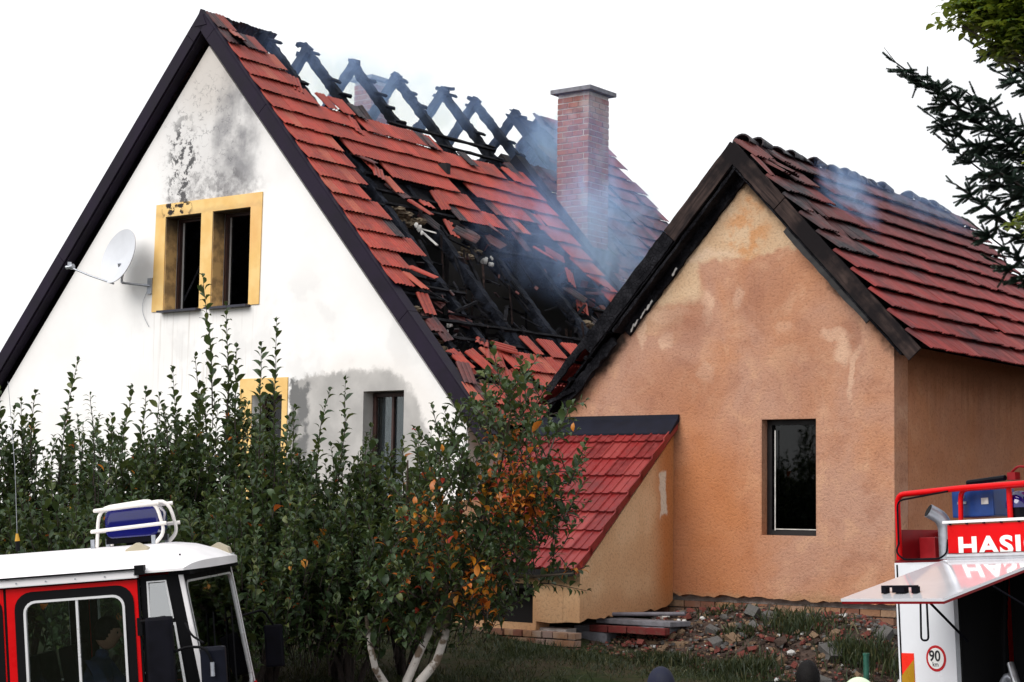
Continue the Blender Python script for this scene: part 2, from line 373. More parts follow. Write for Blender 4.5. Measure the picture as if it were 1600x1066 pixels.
M = {}
M['white'] = mat_white_wall(); M['orange'] = mat_orange_wall(); M['orange_side'] = mat_orange_wall('orange_render_side', True); M['cheek'] = mat_cheek()
M['tile'] = mat_tile('red_roof_tile', red=(0.32, 0.035, 0.021), pale=(0.40, 0.12, 0.07), soot_lo=0.56, soot_hi=0.8, zlo=8.6, zhi=10.6, soot=0.55)
M['tile_burnt'] = mat_tile('burnt_roof_tile', red=(0.12, 0.028, 0.026), pale=(0.14, 0.05, 0.045), dark=(0.014, 0.014, 0.018), soot_lo=0.36, soot_hi=0.58, soot=0.97)
M['tile_char'] = mat_tile('charred_ridge_tile', red=(0.03, 0.014, 0.018), pale=(.05, .03, .035), dark=(.010, .010, .016), soot_lo=.3, soot_hi=.5, soot=.9)
M['tile_orange'] = mat_tile('sooty_roof_tile', red=(0.245, 0.024, 0.021), pale=(0.27, 0.06, 0.05), soot_lo=0.47, soot_hi=0.74, zlo=5.0, zhi=7.4, soot=0.86, dark=(0.026, 0.014, 0.020))
M['tile_glazed'] = mat_tile('glossy_red_tile', red=(0.19, 0.011, 0.011), soot_lo=0.55, soot_hi=0.85, gloss=0.5, pale=(0.30, 0.05, 0.045), soot=0.4)
M['char'] = mat_char('charred_wood', (0.004, 0.004, 0.006), (0.018, 0.018, 0.022), .07); M['char_blue'] = mat_char('charred_rafter', (0.006, 0.007, 0.011), (0.022, 0.026, 0.038), 0.08)
M['weathered'] = mat_weathered(); M['weathered_l'] = mat_weathered(47.5)
M['barge'] = simple('dark_plum_sheet_metal', (0.011, 0.007, 0.017), 0.6, 0.35, 2.5, spec=0.16, bump=0.1, bscale=8)
M['flash'] = simple('slate_blue_flashing', (0.007, 0.008, 0.016), 0.65, 0.3, 4, spec=0.15)
M['inner'] = simple('sooty_attic_plaster', (0.014, 0.013, 0.015), 0.95, 0.5, 2.0, bump=0.4, bscale=8)
M['tile_gap_shade'] = simple('gap_shade_black', (0.006, 0.005, 0.006), .95, .3, 9, spec=.1)  # near-black nib face, paints the shade in the gap under each tile row
M['brick'] = mat_brick('chimney_brick', [(0.29, 0.10, 0.065), (0.20, 0.075, 0.055), (0.33, 0.13, 0.085), (0.24, 0.10, 0.075), (0.30, 0.10, 0.07)], lich=0.55)
M['plinth'] = mat_brick('plinth_brick', [(0.26, 0.12, 0.07), (0.33, 0.18, 0.10), (0.19, 0.075, 0.05), (0.30, 0.19, 0.12)], lich=0.4)
M['redbrick'] = mat_brick('loose_red_brick', [(0.17, 0.028, 0.026), (0.13, 0.025, 0.025), (0.2, 0.04, 0.032)])
M['mortar'] = simple('lime_mortar', (0.46, 0.42, 0.40), 0.95, 0.25, 12, bump=0.5)
M['concrete'] = simple('grey_concrete', (0.17, 0.17, 0.19), 0.9, 0.25, 7, bump=0.4)
M['yellow'] = None
M['brown_wood'] = simple('brown_window_wood', (0.035, 0.014, 0.011), 0.5, 0.4, 8)
M['black_wood'] = simple('blackened_window_wood', (0.005, 0.004, 0.005), 0.55, 0.4, 8)
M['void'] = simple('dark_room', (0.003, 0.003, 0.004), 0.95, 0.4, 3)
M['sill'] = simple('dark_sill_metal', (0.025, 0.025, 0.04), 0.4, 0.3, 5)
M['glass'] = mat_glass('window_glass'); M['cab_glass'] = mat_glass('cab_glass', (0.80, 0.86, 0.84), 1.45)
M['glass_ref'] = mat_glass('reflecting_glass', (0.35, 0.4, 0.4), 1.42); M['glass_ws'] = mat_glass('windscreen_glass', (0.55, 0.6, 0.58), 1.9); M['glass_q'] = mat_glass('quarter_light_glass', (0.35, 0.4, 0.4), 4.5)
M['curtain'] = simple('net_curtain', (0.40, 0.40, 0.46), 0.9, 0.1, 3)
M['dishm'] = simple('light_grey_dish_paint', (0.56, 0.58, 0.62), 0.45, 0.05, 3)
M['galv'] = simple('galvanised_steel', (0.36, 0.38, 0.42), 0.42, 0.15, 12, metal=0.7)
M['insul'] = simple('scorched_straw_insulation', (0.16, 0.125, 0.085), 1.0, 0.5, 14, bump=0.8, bscale=40)
M['ash'] = simple('pale_ash', (0.55, 0.54, 0.52), 0.95, 0.2, 14)
M['truck_red'] = simple('fire_engine_red', (0.60, 0.002, 0.004), 0.34, 0.08, 3, spec=0.15, coat=0.1)
M['truck_dred'] = simple('deep_red_paint', (0.20, 0.004, 0.007), 0.45, 0.2, 5, spec=.3)
M['truck_white'] = simple('truck_white_paint', (0.74, 0.76, 0.80), 0.22, 0.03, 2, coat=0.6)
M['flap_white'] = simple('polished_white_flap', (0.74, 0.74, 0.78), 0.10, 0.03, 2, coat=1.0)
M['cab_white'] = simple('cab_roof_white', (0.80, 0.78, 0.79), 0.4, 0.05, 1.6, spec=0.4)
M['rubber'] = simple('black_rubber', (0.003, 0.003, 0.004), 0.7, 0.3, 8, spec=.12)
M['black'] = simple('black_plastic', (0.003, 0.003, 0.006), 0.55, 0.3, 8, spec=.1)
M['mirror_back'] = simple('mirror_housing', (0.004, 0.005, 0.012), 0.4, 0.3, 3, spec=.15)
M['chrome'] = simple('bright_trim', (0.75, 0.75, 0.76), 0.3, 0.03, 2, metal=0.4)
M['alu'] = simple('brushed_aluminium', (0.55, 0.56, 0.58), 0.35, 0.1, 9, metal=0.8)
M['cage'] = simple('white_painted_tube', (0.80, 0.76, 0.72), 0.4, 0.05, 5)
M['beige'] = simple('beige_vent', (0.42, 0.37, 0.27), 0.6, 0.1, 6)
def mat_blue():
    t = NT('blue_beacon_lens'); t.base((0.002, 0.004, 0.16), 0.08, 0.6); t.b.inputs['Coat Weight'].default_value = 0.7
    t.b.inputs['Transmission Weight'].default_value = 0.25; return t.m
M['blue_lens'] = mat_blue(); M['blue_box'] = simple('blue_case_paint', (0.010, 0.045, 0.20), 0.4, 0.25, 5)
M['letter'] = simple('white_vinyl', (0.82, 0.82, 0.80), 0.5, 0.03, 5)
M['ink'] = simple('black_vinyl', (0.015, 0.015, 0.02), 0.5, 0.05, 5)
M['sign_red'] = simple('sign_red', (0.50, 0.015, 0.02), 0.4, 0.08, 5)
M['refl_red'] = simple('reflective_red', (0.85, 0.03, 0.015), 0.3, 0.06, 5)
M['refl_yel'] = simple('reflective_amber', (0.42, 0.22, 0.015), 0.3, 0.1, 5)
M['skin'] = simple('skin', (0.30, 0.15, 0.105), 0.5, 0.08, 8); M['hair'] = simple('dark_hair', (0.004, 0.003, 0.003), 0.65, 0.4, 60, spec=.15, bump=0.5, bscale=120)
M['jacket'] = simple('navy_jacket', (0.012, 0.020, 0.060), 0.85, 0.3, 8); M['cap'] = simple('navy_cap', (0.004, 0.006, 0.022), 0.8, 0.2, 8)
M['trouser'] = simple('dark_trousers', (0.02, 0.02, 0.025), 0.9, 0.3, 8)
M['helmet'] = simple('pale_green_helmet', (0.55, 0.72, 0.48), 0.25, 0.05, 3, coat=0.5)
M['green_paint'] = simple('green_post_paint', (0.02, 0.10, 0.07), 0.5, 0.3, 9)
M['needle'] = None

def yellow_mat():
    t = NT('ochre_window_surround'); X = t.sep(t.warped(9, 0.12)); n = t.noise(2.5, 5)
    c = t.mix(t.mr(n, 0.35, 0.65), (0.74, 0.47, 0.17), (0.80, 0.56, 0.24))
    c = t.mix(t.math('MULTIPLY', t.math('MULTIPLY', t.mr(X[2], 7.17, 7.24), t.mr(X[2], 7.30, 7.2)), 0.3), c, (0.30, 0.2, 0.12))
    s1 = t.math('MULTIPLY', t.ell(X, -0.55, 7.3, 0.30, 0.2, 0.5), t.mr(t.noise(9, 4), 0.52, 0.58))
    c = t.mix(s1, c, (0.03, 0.025, 0.025))
    c = t.mix(t.math('MULTIPLY', t.ell(X, 1.0, 7.0, 0.2, 0.4, 0.8), 0.35), c, (0.72, 0.38, 0.16))
    m = t.base(c, 0.88, 0.2); t.bump(t.noise(80, 3), 0.3, 0.005); return m
M['yellow'] = yellow_mat()
def reveal_mat():
    t = NT('ochre_reveal_smoked'); n = t.noise(5, 5); X = t.sep(t.warped(5, .2))
    c = t.mix(t.mr(n, 0.4, 0.62), (0.60, 0.38, 0.16), (0.30, 0.19, 0.09))
    c = t.mix(t.math('MULTIPLY', t.mr(X[2], 6.7, 7.15), 0.9), c, (0.02, 0.018, 0.018)); return t.base(c, 0.9, 0.2)
M['reveal'] = reveal_mat()
def leaf_mat(name, c0, c1, c2, tr=0.25, rough=0.42):
    t = NT(name); g = t.n('NewGeometry'); oi = t.n('ObjectInfo')
    r = t.math('FRACT', t.math('ADD', g.outputs['Random Per Island'], oi.outputs['Random']))
    c = t.mix(t.mr(r, 0, 0.75, smooth=False), c0, c1); c = t.mix(t.mr(r, 0.78, 0.98), c, c2)
    t.base(c, rough, 0.5)
    tl = t.n('BsdfTranslucent'); t.l(t.mix(0.5, c, tuple(min(1, x*1.6) for x in c2)), tl.inputs[0])
    mx = t.n('MixShader'); mx.inputs[0].default_value = tr
    t.l(t.b.outputs[0], mx.inputs[1]); t.l(tl.outputs[0], mx.inputs[2]); t.l(mx.outputs[0], t.out.inputs['Surface']); return t.m
M['leaf'] = leaf_mat('apple_leaf', (0.018, 0.040, 0.014), (0.042, 0.078, 0.022), (0.095, 0.115, 0.028), 0.25, 0.55)
M['leaf_y'] = leaf_mat('autumn_leaf', (0.50, 0.12, 0.015), (0.60, 0.26, 0.02), (0.42, 0.05, 0.03), 0.3)
M['leaf_w'] = leaf_mat('walnut_leaf', (0.035, 0.075, 0.010), (0.09, 0.13, 0.015), (0.20, 0.24, 0.02), 0.35)
M['peach'] = leaf_mat('narrow_leaf', (0.030, 0.060, 0.022), (0.045, 0.085, 0.025), (0.07, 0.11, 0.03), 0.2)
M['bark'] = simple('brown_bark', (0.030, 0.022, 0.019), 0.9, 0.4, 20, bump=0.6)
M['needle'] = leaf_mat('spruce_needle', (0.008, 0.024, 0.017), (0.016, 0.040, 0.024), (0.03, 0.06, 0.03), 0.05, 0.5)
M['grass'] = leaf_mat('grass_blade', (0.014, 0.026, 0.008), (0.030, 0.046, 0.012), (0.10, 0.095, 0.035), 0.2, 0.55)
def lime_mat():
    t = NT('limewashed_bark'); X = t.sep(t.warped(4, .3)); n = t.noise(7, 5); p = t.sep(t.pos())
    c = t.mix(t.mr(n, 0.50, 0.58), (0.62, 0.58, 0.54), (0.20, 0.15, 0.11))
    z = t.math('ADD', p[2], t.math('MULTIPLY', n, 0.25)); c = t.mix(t.mr(z, 1.78, 1.95), c, (0.07, 0.055, 0.04))
    m = t.base(c, 0.9, 0.2); t.bump(n, 0.7, 0.02); return m
M['lime'] = lime_mat()

# ------------------------------------------------------------------ ground
def zt(x, y):
    q = y - max(0.0, x-3.2)*1.0
    pts = [(-1e9, 0), (15.7, 0), (16.9, 1.02), (18.4, 1.23), (19.5, 1.36), (21.0, 1.62), (24, 1.88), (1e9, 1.95)]
    for (a, za), (b, zb) in zip(pts, pts[1:]):
        if q <= b: 
            if a < -1e8 or b > 1e8: return zb if a < -1e8 else za
            f = (q-a)/(b-a); f = f*f*(3-2*f)*0.35+f*0.65; return za+(zb-za)*f
    return 1.95
def ground_mat():
    t = NT('turf_ground'); p = t.pos(); n = t.noise(1.4, 6, 0.65, vec=p); n2 = t.noise(18, 5, vec=p)
    c = t.mix(t.mr(n, 0.4, 0.62), (0.026, 0.038, 0.014), (0.060, 0.048, 0.030)); c = t.mix(t.mr(n2, 0.5, 0.75), c, (0.05, 0.06, 0.02))
    m = t.base(c, 0.95, 0.1); t.bump(n2, 0.8, 0.03); return m
def axis(lo, hi, n, far):
    a = list(np.linspace(lo, hi, n)); s = (hi-lo)/(n-1)*2; x = hi
    while x < far: x += s; s *= 1.5; a.append(x)
    s = (hi-lo)/(n-1)*2; x = lo
    while x > -far: x -= s; s *= 1.5; a.insert(0, x)
    return a
xs = axis(-14, 16, 76, 1500); ys = axis(10, 34, 97, 1500)
gv = [(x, y, zt(x, y)+0.03*math.sin(x*3.1+y*1.7)*math.sin(x*1.3-y*2.3)*(1 if 15 < y < 40 else 0)) for y in ys for x in xs]
nx = len(xs); gf = [(j*nx+i, j*nx+i+1, (j+1)*nx+i+1, (j+1)*nx+i) for j in range(len(ys)-1) for i in range(nx-1)]
gm_ = np_mesh('ground', gv, gf, [ground_mat()], smooth=True); link('ground', gm_, kind='structure')
def asphalt():
    t = NT('asphalt'); p = t.pos(); n = t.noise(60, 4, vec=p); c = t.mix(n, (0.035, 0.035, 0.037), (0.07, 0.07, 0.07)); m = t.base(c, 0.9, 0.3); t.bump(n, 0.5, 0.01); return m
MB().box((0, 6.4, 0.004), (400, 17.6, 0.008)).build('road', asphalt(), kind='structure')
# ------------------------------------------------------------------ roof tile template
def tile_geo(w, L, lift=0.046, ribs=3, rh=0.019, th=0.006, n=12):
    xs_ = [(-w/2+w*i/n) for i in range(n+1)]
    pr = []
    for i in range(n+1):
        ph = (i/n*ribs) % 1.0; pr.append(rh*max(0.0, math.sin(math.pi*ph*1.0))**0.7 if 0 < ph < 1 else 0.0)
    top = [(x, 0.0, z) for x, z in zip(xs_, pr)]; bot = [(x, -L, z+lift) for x, z in zip(xs_, pr)]
    low = [(x, -L+0.012, z+lift-th) for x, z in zip(xs_, pr)]
    m = n+1; f = []
    for i in range(n): f.append((i, m+i, m+i+1, i+1)); f.append((m+i, 2*m+i, 2*m+i+1, m+i+1))
    v = top+bot+low
    v += [(-w/2, 0, -0.02), (w/2, 0, -0.02)]
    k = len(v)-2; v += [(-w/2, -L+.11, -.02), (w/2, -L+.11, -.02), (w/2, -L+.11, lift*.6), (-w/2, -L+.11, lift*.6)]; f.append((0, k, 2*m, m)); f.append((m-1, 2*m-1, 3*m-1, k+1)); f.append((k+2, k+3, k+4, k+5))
    q = len(v)
    v += [(-w/2, -L-.028, -.005), (w/2, -L-.028, -.005), (w/2, -L+.11, .001), (-w/2, -L+.11, .001)]
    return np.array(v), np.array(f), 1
def roof_frame(u0, z0, slope, side=1, v0=0.0):
    """origin on the ridge, x along v, y up the slope, z outwards (house-local)"""
    ln = math.hypot(1, slope); D = Vector((side/ln, 0, -slope/ln)); V = Vector((0, side, 0)); Nn = V.cross(-D)
    m = Matrix.Identity(4)
    for i in range(3): m[i][0] = V[i]; m[i][1] = -D[i]; m[i][2] = Nn[i]; m[i][3] = (u0, v0, z0)[i]
    return m
def lay_tiles(parent, frame, places, geo, mats, limit, camloc, name='roof_tile', jit=0.006, jrot=.8):
    """places: (v, s, extra rotation or None, lift, material index)."""
    V, F = geo[:2]; NU = geo[2] if len(geo) > 2 else 0; mesh = {}
    for k, mm in enumerate(mats): mesh[k] = np_mesh(name, V, F, [mm, M['tile_gap_shade']], [0]*(len(F)-NU)+[1]*NU, smooth=False)
    pw = parent.matrix_basis; items = []
    for (v, s, rz, lf, mk) in places:
        e = Euler((R(random.gauss(0, jrot*0.6)), R(random.gauss(0, jrot)), R(random.gauss(0, jrot*0.7)+(rz or 0))))
        if rz is not None: e.x += R(random.uniform(-14, 14)); e.y += R(random.uniform(-16, 16))
        mt = frame @ Matrix.Translation((v+random.gauss(0, jit*0.4), -s+random.gauss(0, jit), lf+random.uniform(0, 0.006))) @ e.to_matrix().to_4x4()
        items.append(((pw @ mt).translation - camloc, mt, mk))
    items.sort(key=lambda t: t[0].length)
    for _, mt, mk in items[:limit]:
        o = bpy.data.objects.new(name, mesh[mk]); COL.objects.link(o); o.parent = parent; o.matrix_local = mt
    rest = items[limit:]
    if rest:
        n = len(V); Vh = np.c_[V, np.ones(n)]; av = []; af = []; mi = []
        for i, (_, mt, mk) in enumerate(rest):
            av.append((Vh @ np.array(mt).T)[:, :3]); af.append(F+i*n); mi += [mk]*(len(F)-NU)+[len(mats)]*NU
        me = np_mesh(name+'s', np.vstack(av), np.vstack(af), list(mats)+[M['tile_gap_shade']], mi); link(name+'s', me, parent, kind='stuff')
CAML = Vector((0, 0, 2.95))
YAW = R(36.6); EX = Vector((math.cos(YAW), -math.sin(YAW), 0)); EY = Vector((math.sin(YAW), math.cos(YAW), 0))

# ================================================================== WHITE HOUSE
U0, V0 = -19.36, 18.37
H = empty('white_house', 'white gabled house with burnt out red tiled roof and bare charred rafters', 'house', EX*U0+EY*V0, (0, 0, -YAW))
bpy.context.view_layer.update()
ZR = 10.2; SR = 1.15; SLf = 1.12; LN = math.hypot(1, SR)
zb = 1.4
uR, uL = 5.02, -5.2
wt = 9.72
outer = [(uL, zb), (uR, zb), (uR, wt-SR*uR), (0, wt), (uL, wt+SLf*uL)]
win1 = [(-0.81, 5.78), (-0.04, 5.78), (-0.04, 7.2), (-0.81, 7.2)]
win2 = [(0.20, 5.78), (0.98, 5.78), (0.98, 7.2), (0.20, 7.2)]
win3 = [(1.1, 3.0), (1.7, 3.0), (1.7, 4.46), (1.1, 4.46)]
win4 = [(3.21, 2.95), (3.93, 2.95), (3.93, 4.46), (3.21, 4.46)]
wall_panel(outer, [win1, win2, win3, win4], lambda p: (p[0], 0, p[1]), lambda p: (p[0], 0.38, p[1])).build('wall', M['white'], H)
LEN = 10.35
for u in (uR, uL):
    s_ = 1 if u > 0 else -1; zt_ = wt-(SR if u > 0 else SLf)*abs(u)
    MB().box((u-s_*0.15, LEN/2+0.19, (zb+zt_)/2), (0.3, LEN-0.38, zt_-zb-0.004)).build('wall', M['white'], H)
wall_panel([(uL+.3, zb), (uR-.3, zb), (uR-.3, wt-SR*uR), (0, wt-.3), (uL+.3, wt+SLf*uL)], [], lambda p: (p[0], LEN-.3, p[1]), lambda p: (p[0], LEN, p[1])).build('wall', M['white'], H)
# soot-black attic inside
wall_panel([(uL+.31, zb), (uR-.31, zb), (uR-.31, wt-SR*uR-.12), (0, wt-.25), (uL+.31, wt+SLf*uL-.12)], [win1, win2, win3, win4], lambda p: (p[0], 0.384, p[1]), lambda p: (p[0], 0.41, p[1])).build('inner_wall', M['inner'], H)
MB().box((-0.1, 5.2, 4.62), (9.5, 9.6, 0.16)).build('attic_floor', M['inner'], H)
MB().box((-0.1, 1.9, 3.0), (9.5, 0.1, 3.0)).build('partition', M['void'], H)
MB().box((-0.1, 3.4, 6.5), (4.0, 0.1, 3.6)).build('partition', M['inner'], H)
# window surrounds
def yr(p, d=-0.018): return (p[0], d, p[1])
wall_panel([(-1.06, 5.77), (1.19, 5.77), (1.21, 7.4), (-1.02, 7.4)], [[(-0.81, 5.782), (-0.04, 5.782), (-0.04, 7.2), (-0.81, 7.2)], [(0.20, 5.782), (0.98, 5.782), (0.98, 7.2), (0.20, 7.2)]],
           lambda p: yr(p), lambda p: yr(p, -0.002)).build('window_surround', M['yellow'], H)
wall_panel([(0.86, 2.8), (1.80, 2.8), (1.80, 4.70), (0.86, 4.70)], [win3], lambda p: yr(p), lambda p: yr(p, -0.002)).build('window_surround', M['yellow'], H)
def reveal(hole, d0, d1, mat, parent, t=0.012, flip=1):
    """thin render lining of an opening"""
    (x0, z0), (x1, z1) = hole[0], hole[2]
    m = MB(); ym = (d0+d1)/2; dy = d1-d0
    m.box((x0+t/2+.001, ym, (z0+z1)/2), (t, dy, z1-z0-.004)); m.box((x1-t/2-.001, ym, (z0+z1)/2), (t, dy, z1-z0-.004))
    m.box(((x0+x1)/2, ym, z1-t/2-.001), (x1-x0-2*t-.006, dy, t))
    return m.build('reveal', mat, parent)
def window(hole, depth, frame_m, parent, glass=None, curtain=None, sill=None, mull=False, fr=0.055, broken=False, back=0.5):
    (x0, z0), (x1, z1) = hole[0], hole[2]; x0 += .014; x1 -= .014; z1 -= .014
    m = MB(); d = 0.06
    m.box((x0+fr/2, depth, (z0+z1)/2), (fr, d, z1-z0)); m.box((x1-fr/2, depth, (z0+z1)/2), (fr, d, z1-z0))
    m.box(((x0+x1)/2, depth, z0+fr/2+.002), (x1-x0-2*fr, d-.006, fr)); m.box(((x0+x1)/2, depth, z1-fr/2), (x1-x0-2*fr, d-.006, fr))
    if mull: m.box(((x0+x1)/2, depth, (z0+z1)/2), (0.035, d-.012, z1-z0-2*fr))
    w = m.build('window', frame_m, parent)
    if glass: MB().box(((x0+x1)/2, depth+.012, (z0+z1)/2), (x1-x0-2*fr, 0.005, z1-z0-2*fr)).build('pane', glass, w)
    if sill: MB().box(((x0+x1)/2, -0.035, z0-0.022), (x1-x0+0.10, 0.16, 0.03)).build('sill', sill, w)
    if curtain:
        vs = []; fs = []; n = 40
        for i in range(n+1):
            x = x0+fr+(x1-x0-2*fr)*i/n*0.62
            for z in (z0, z1): vs.append((x+(0.10 if z == z0 else 0)*i/n, depth+.10+0.018*math.sin(i*1.35), z))
        for i in range(n): fs.append((2*i, 2*i+2, 2*i+3, 2*i+1))
        MB().add(vs, fs).build('curtain', curtain, w, smooth=True)
    return w
reveal(win1, 0.0, 0.22, M['reveal'], H); reveal(win2, 0.0, 0.22, M['reveal'], H)
window(win1, 0.26, M['brown_wood'], H, sill=M['sill'], fr=0.045)
window(win2, 0.26, M['brown_wood'], H, sill=M['sill'], fr=0.045)
MB().beam((-0.70, 0.30, 5.95), (-0.24, 0.5, 7.0), 0.02, 0.03).build('burnt_curtain_rail', M['char'], H)
window(win3, 0.22, M['brown_wood'], H, glass=M['glass'], curtain=M['curtain'])
window(win4, 0.22, M['brown_wood'], H, glass=M['glass'], curtain=M['curtain'], mull=True)
# fascia / barge boards with sheet joints
def rake_pt(s, side, off=0.0):
    sl = SR if side > 0 else SLf; ln = math.hypot(1, sl)
    return Vector((side*s/ln + side*off*sl/ln, 0, ZR - s*sl/ln + off/ln))
for side in (1, -1):
    upn = (side*(SR if side > 0 else SLf), 0, 1)
    cuts = [0.0, 0.42, 2.1, 6.25, 8.45] if side > 0 else [0.0, 0.42, 4.6, 8.6]
    for a, b in zip(cuts, cuts[1:]):
        p, q = rake_pt(a+0.004 if a else 0.06, side, -0.085), rake_pt(b-0.004, side, -0.085)
        p.y = q.y = -0.17
        m = MB(); m.beam(p, q, 0.028, 0.20, up=upn); p2, q2 = p.copy(), q.copy(); p2.y = q2.y = -0.075
        off = Vector((side*(SR if side > 0 else SLf), 0, 1)).normalized()*0.105
        m.beam(p2+off, q2+off, 0.20, 0.018, up=upn)
        m.build('barge_board', M['barge'], H)
    p, q = rake_pt(0.12, side, -0.20), rake_pt(8.4, side, -0.20); p.y = q.y = -0.078
    MB().beam(p, q, 0.15, 0.02, up=upn).build('soffit', M['barge'], H)
ap = rake_pt(0, 1); MB().prism([(-0.13, ZR-0.21), (0.13, ZR-0.21), (0.0, ZR+0.045)], lambda p: (p[0], -0.195, p[1]), lambda p: (p[0], -0.10, p[1])).build('ridge_end_cap', M['barge'], H)

# tile cover, right-hand slope: surviving areas in (v, s) on the slope
R1 = [(-0.3,-0.1),(0.1,0.05),(0.36,0.36),(0.78,0.5),(0.9,0.9),(1.12,1.3),(1.55,1.47),(1.86,1.75),(1.28,2.27),(0.95,2.5),(0.90,3.0),(0.9,3.17),(0.8,3.6),(1.0,3.87),(0.80,4.33),(1.08,4.6),(0.95,5.0),(0.6,5.2),(0.60,5.65),(0.2,5.75),(-0.3,5.75)]
R2 = [(1.28,1.9),(1.5,1.62),(2.14,1.62),(2.62,1.75),(3.19,1.8),(4.03,2.0),(4.75,2.3),(5.54,2.2),(6.1,2.3),(6.1,3.75),(5.2,3.75),(4.38,3.78),(3.28,3.86),(2.80,3.86),(2.70,3.4),(2.19,3.20),(1.80,3.30),(1.29,3.60),(1.07,3.65),(1.41,3.09),(1.22,2.85),(1.12,2.6),(1.2,2.2)]
R3 = [(5.3,3.6),(6.1,3.6),(6.1,8.3),(5.7,8.3),(5.72,5.6),(5.57,5.0),(5.35,4.77),(5.5,4.53),(5.2,4.4),(5.4,4.2)]
R4 = [(2.18,6.63),(3.9,6.63),(4.4,8.3),(-0.1,8.3),(0.35,7.9),(0.82,7.3),(0.91,6.97),(1.97,7.0)]
R5 = [(-0.3,7.55),(0.47,7.38),(0.55,8.3),(-0.3,8.3)]
FR = roof_frame(0, ZR+0.02, SR, 1)
TW, TS = 0.205, 0.36
pl = []
NR = 23
for r in range(NR):
    s0 = r*TS-0.02
    for c in range(31):
        v = -0.10+TW*(c+0.5)
        if v > 6.02: continue
        sc = s0+TS*0.55; jv, js = random.gauss(0, 0.05), random.gauss(0, 0.05)
        ok = any(inpoly(v+jv, sc+js, P) for P in (R1, R2, R3, R4, R5))
        if ok and (3.45 < v < 3.75 and 3.0 < sc < 3.3 or 3.6 < v < 3.9 and 3.35 < sc < 3.7 and random.random() < .6): ok = False
        near = ok and not all(inpoly(v+dx, sc+dy, R1) or inpoly(v+dx, sc+dy, R2) or inpoly(v+dx, sc+dy, R3) or inpoly(v+dx, sc+dy, R4) or v+dx < 0 or sc+dy > 8.2
                          for dx, dy in ((.25, 0), (-.25, 0), (0, .4), (0, -.4)))
        if ok:
            if near and random.random() < 0.09: pl.append((v+random.uniform(-.05, .05), s0+random.uniform(0, .12), random.uniform(-28, 28), 0.02, 0))
            elif not (near and random.random() < 0.05): pl.append((v, s0, None, 0, 1 if (near and random.random() < .10) or (sc < 0.8 and random.random() < .6) else 0))
# loose slipped tiles
for (v, s, rz) in ((1.62,3.35,12),(1.75,3.75,20),(2.25,3.62,-30),(2.55,4.15,35),(0.55,5.35,24),(0.38,5.9,-14),(0.25,6.35,10),(0.75,7.0,85),(1.25,6.75,70),(1.1,6.9,-40),(0.35,6.95,8),(0.55,6.95,14),
                   (0.2,7.2,-20),(4.6,4.2,5),(4.9,4.15,60),(5.0,4.7,-30),(5.2,5.6,40),(5.1,5.95,80),(4.85,6.3,20),(4.6,6.7,-25),(5.0,6.75,30),(5.3,6.4,15),(5.5,6.0,-60),(1.5,3.1,-35),(1.25,2.75,25),(1.9,3.9,48),(2.6,3.95,-20),(4.3,3.9,10),(3.6,3.92,-25)):
    pl.append((v, s, rz, random.uniform(-0.06, 0.05), 1 if random.random() < .25 else 0))
for (v, s) in ((2.1, 1.5), (2.25, 1.48), (3.6, 1.85), (4.4, 2.05), (5.7, 1.98)): pl.append((v, s, random.uniform(-20, 20), 0.02, 1))
tg = tile_geo(TW-0.004, TS+0.05)
lay_tiles(H, FR, pl, tg, [M['tile'], M['tile_burnt']], 300, CAML)
# burnt far part beyond the fire wall, and the left-hand slope below the opening
pf = []
for r in range(NR):
    for c in range(20):
        v = 6.42+TW*(c+.5); s0 = r*TS
        if v > 10.3: continue
        if 1.85 < -(-v) and (6.3 < v < 7.05 and 2.6 < s0 < 3.9): continue
        k = random.random()
        if v < 7.4 and s0 < 1.7: continue
        if v < 8.35 and s0 < 0.95: continue
        if k < 0.10 and s0 > 1: continue
        pf.append((v, s0, None if k < .85 else random.uniform(-20, 20), 0.0, 0 if (v > 8.6 and random.random() < .75) else 1))
lay_tiles(H, FR, pf, tg, [mat_tile('smoked_far_tile', red=(0.17, 0.040, 0.045), pale=(.2, .08, .09), dark=(0.016, 0.018, 0.026), soot_lo=.42, soot_hi=.62, soot=.9), M['tile_burnt']], 0, CAML, name='far_roof_tile')
FL = roof_frame(0, ZR+0.02, SLf, -1)
pf = []
for r in range(NR):
    for c in range(51):
        v = TW*(c+.5); s0 = r*TS
        if v > LEN: continue
        if 1.4 < v < 7.2 and s0 < 1.65+0.2*math.sin(v*3)+random.uniform(0, .2): continue
        if 7.2 <= v < 8.4 and s0 < 1.1: continue
        pf.append((-v, s0, None, 0, 1))
lay_tiles(H, FL, pf, tg, [M['tile'], M['tile_burnt']], 0, CAML, name='rear_roof_tile')
# sheathing under the remaining rear slope keeps the attic dark
m = MB(); a0 = rake_pt(1.95, -1, -0.07); a1 = rake_pt(8.4, -1, -0.07)
m.add([(a0.x, 0.02, a0.z), (a1.x, 0.02, a1.z), (a1.x, LEN, a1.z), (a0.x, LEN, a0.z), (a0.x+.01, 0.02, a0.z-.03), (a1.x+.01, 0.02, a1.z-.03), (a1.x+.01, LEN, a1.z-.03), (a0.x+.01, LEN, a0.z-.03)],
      [(0,1,2,3), (7,6,5,4), (0,4,5,1), (1,5,6,2), (2,6,7,3), (3,7,4,0)]).build('sheathing', M['char'], H)
a0 = rake_pt(.1, 1, -0.08); a1 = rake_pt(8.0, 1, -0.08)
m = MB(); m.add([(a0.x, 7.4, a0.z), (a1.x, 7.4, a1.z), (a1.x, LEN, a1.z), (a0.x, LEN, a0.z), (a0.x, 7.4, a0.z-.03), (a1.x, 7.4, a1.z-.03), (a1.x, LEN, a1.z-.03), (a0.x, LEN, a0.z-.03)],
      [(0,1,2,3), (7,6,5,4), (0,4,5,1), (1,5,6,2), (2,6,7,3), (3,7,4,0)]).build('sheathing', M['char'], H)
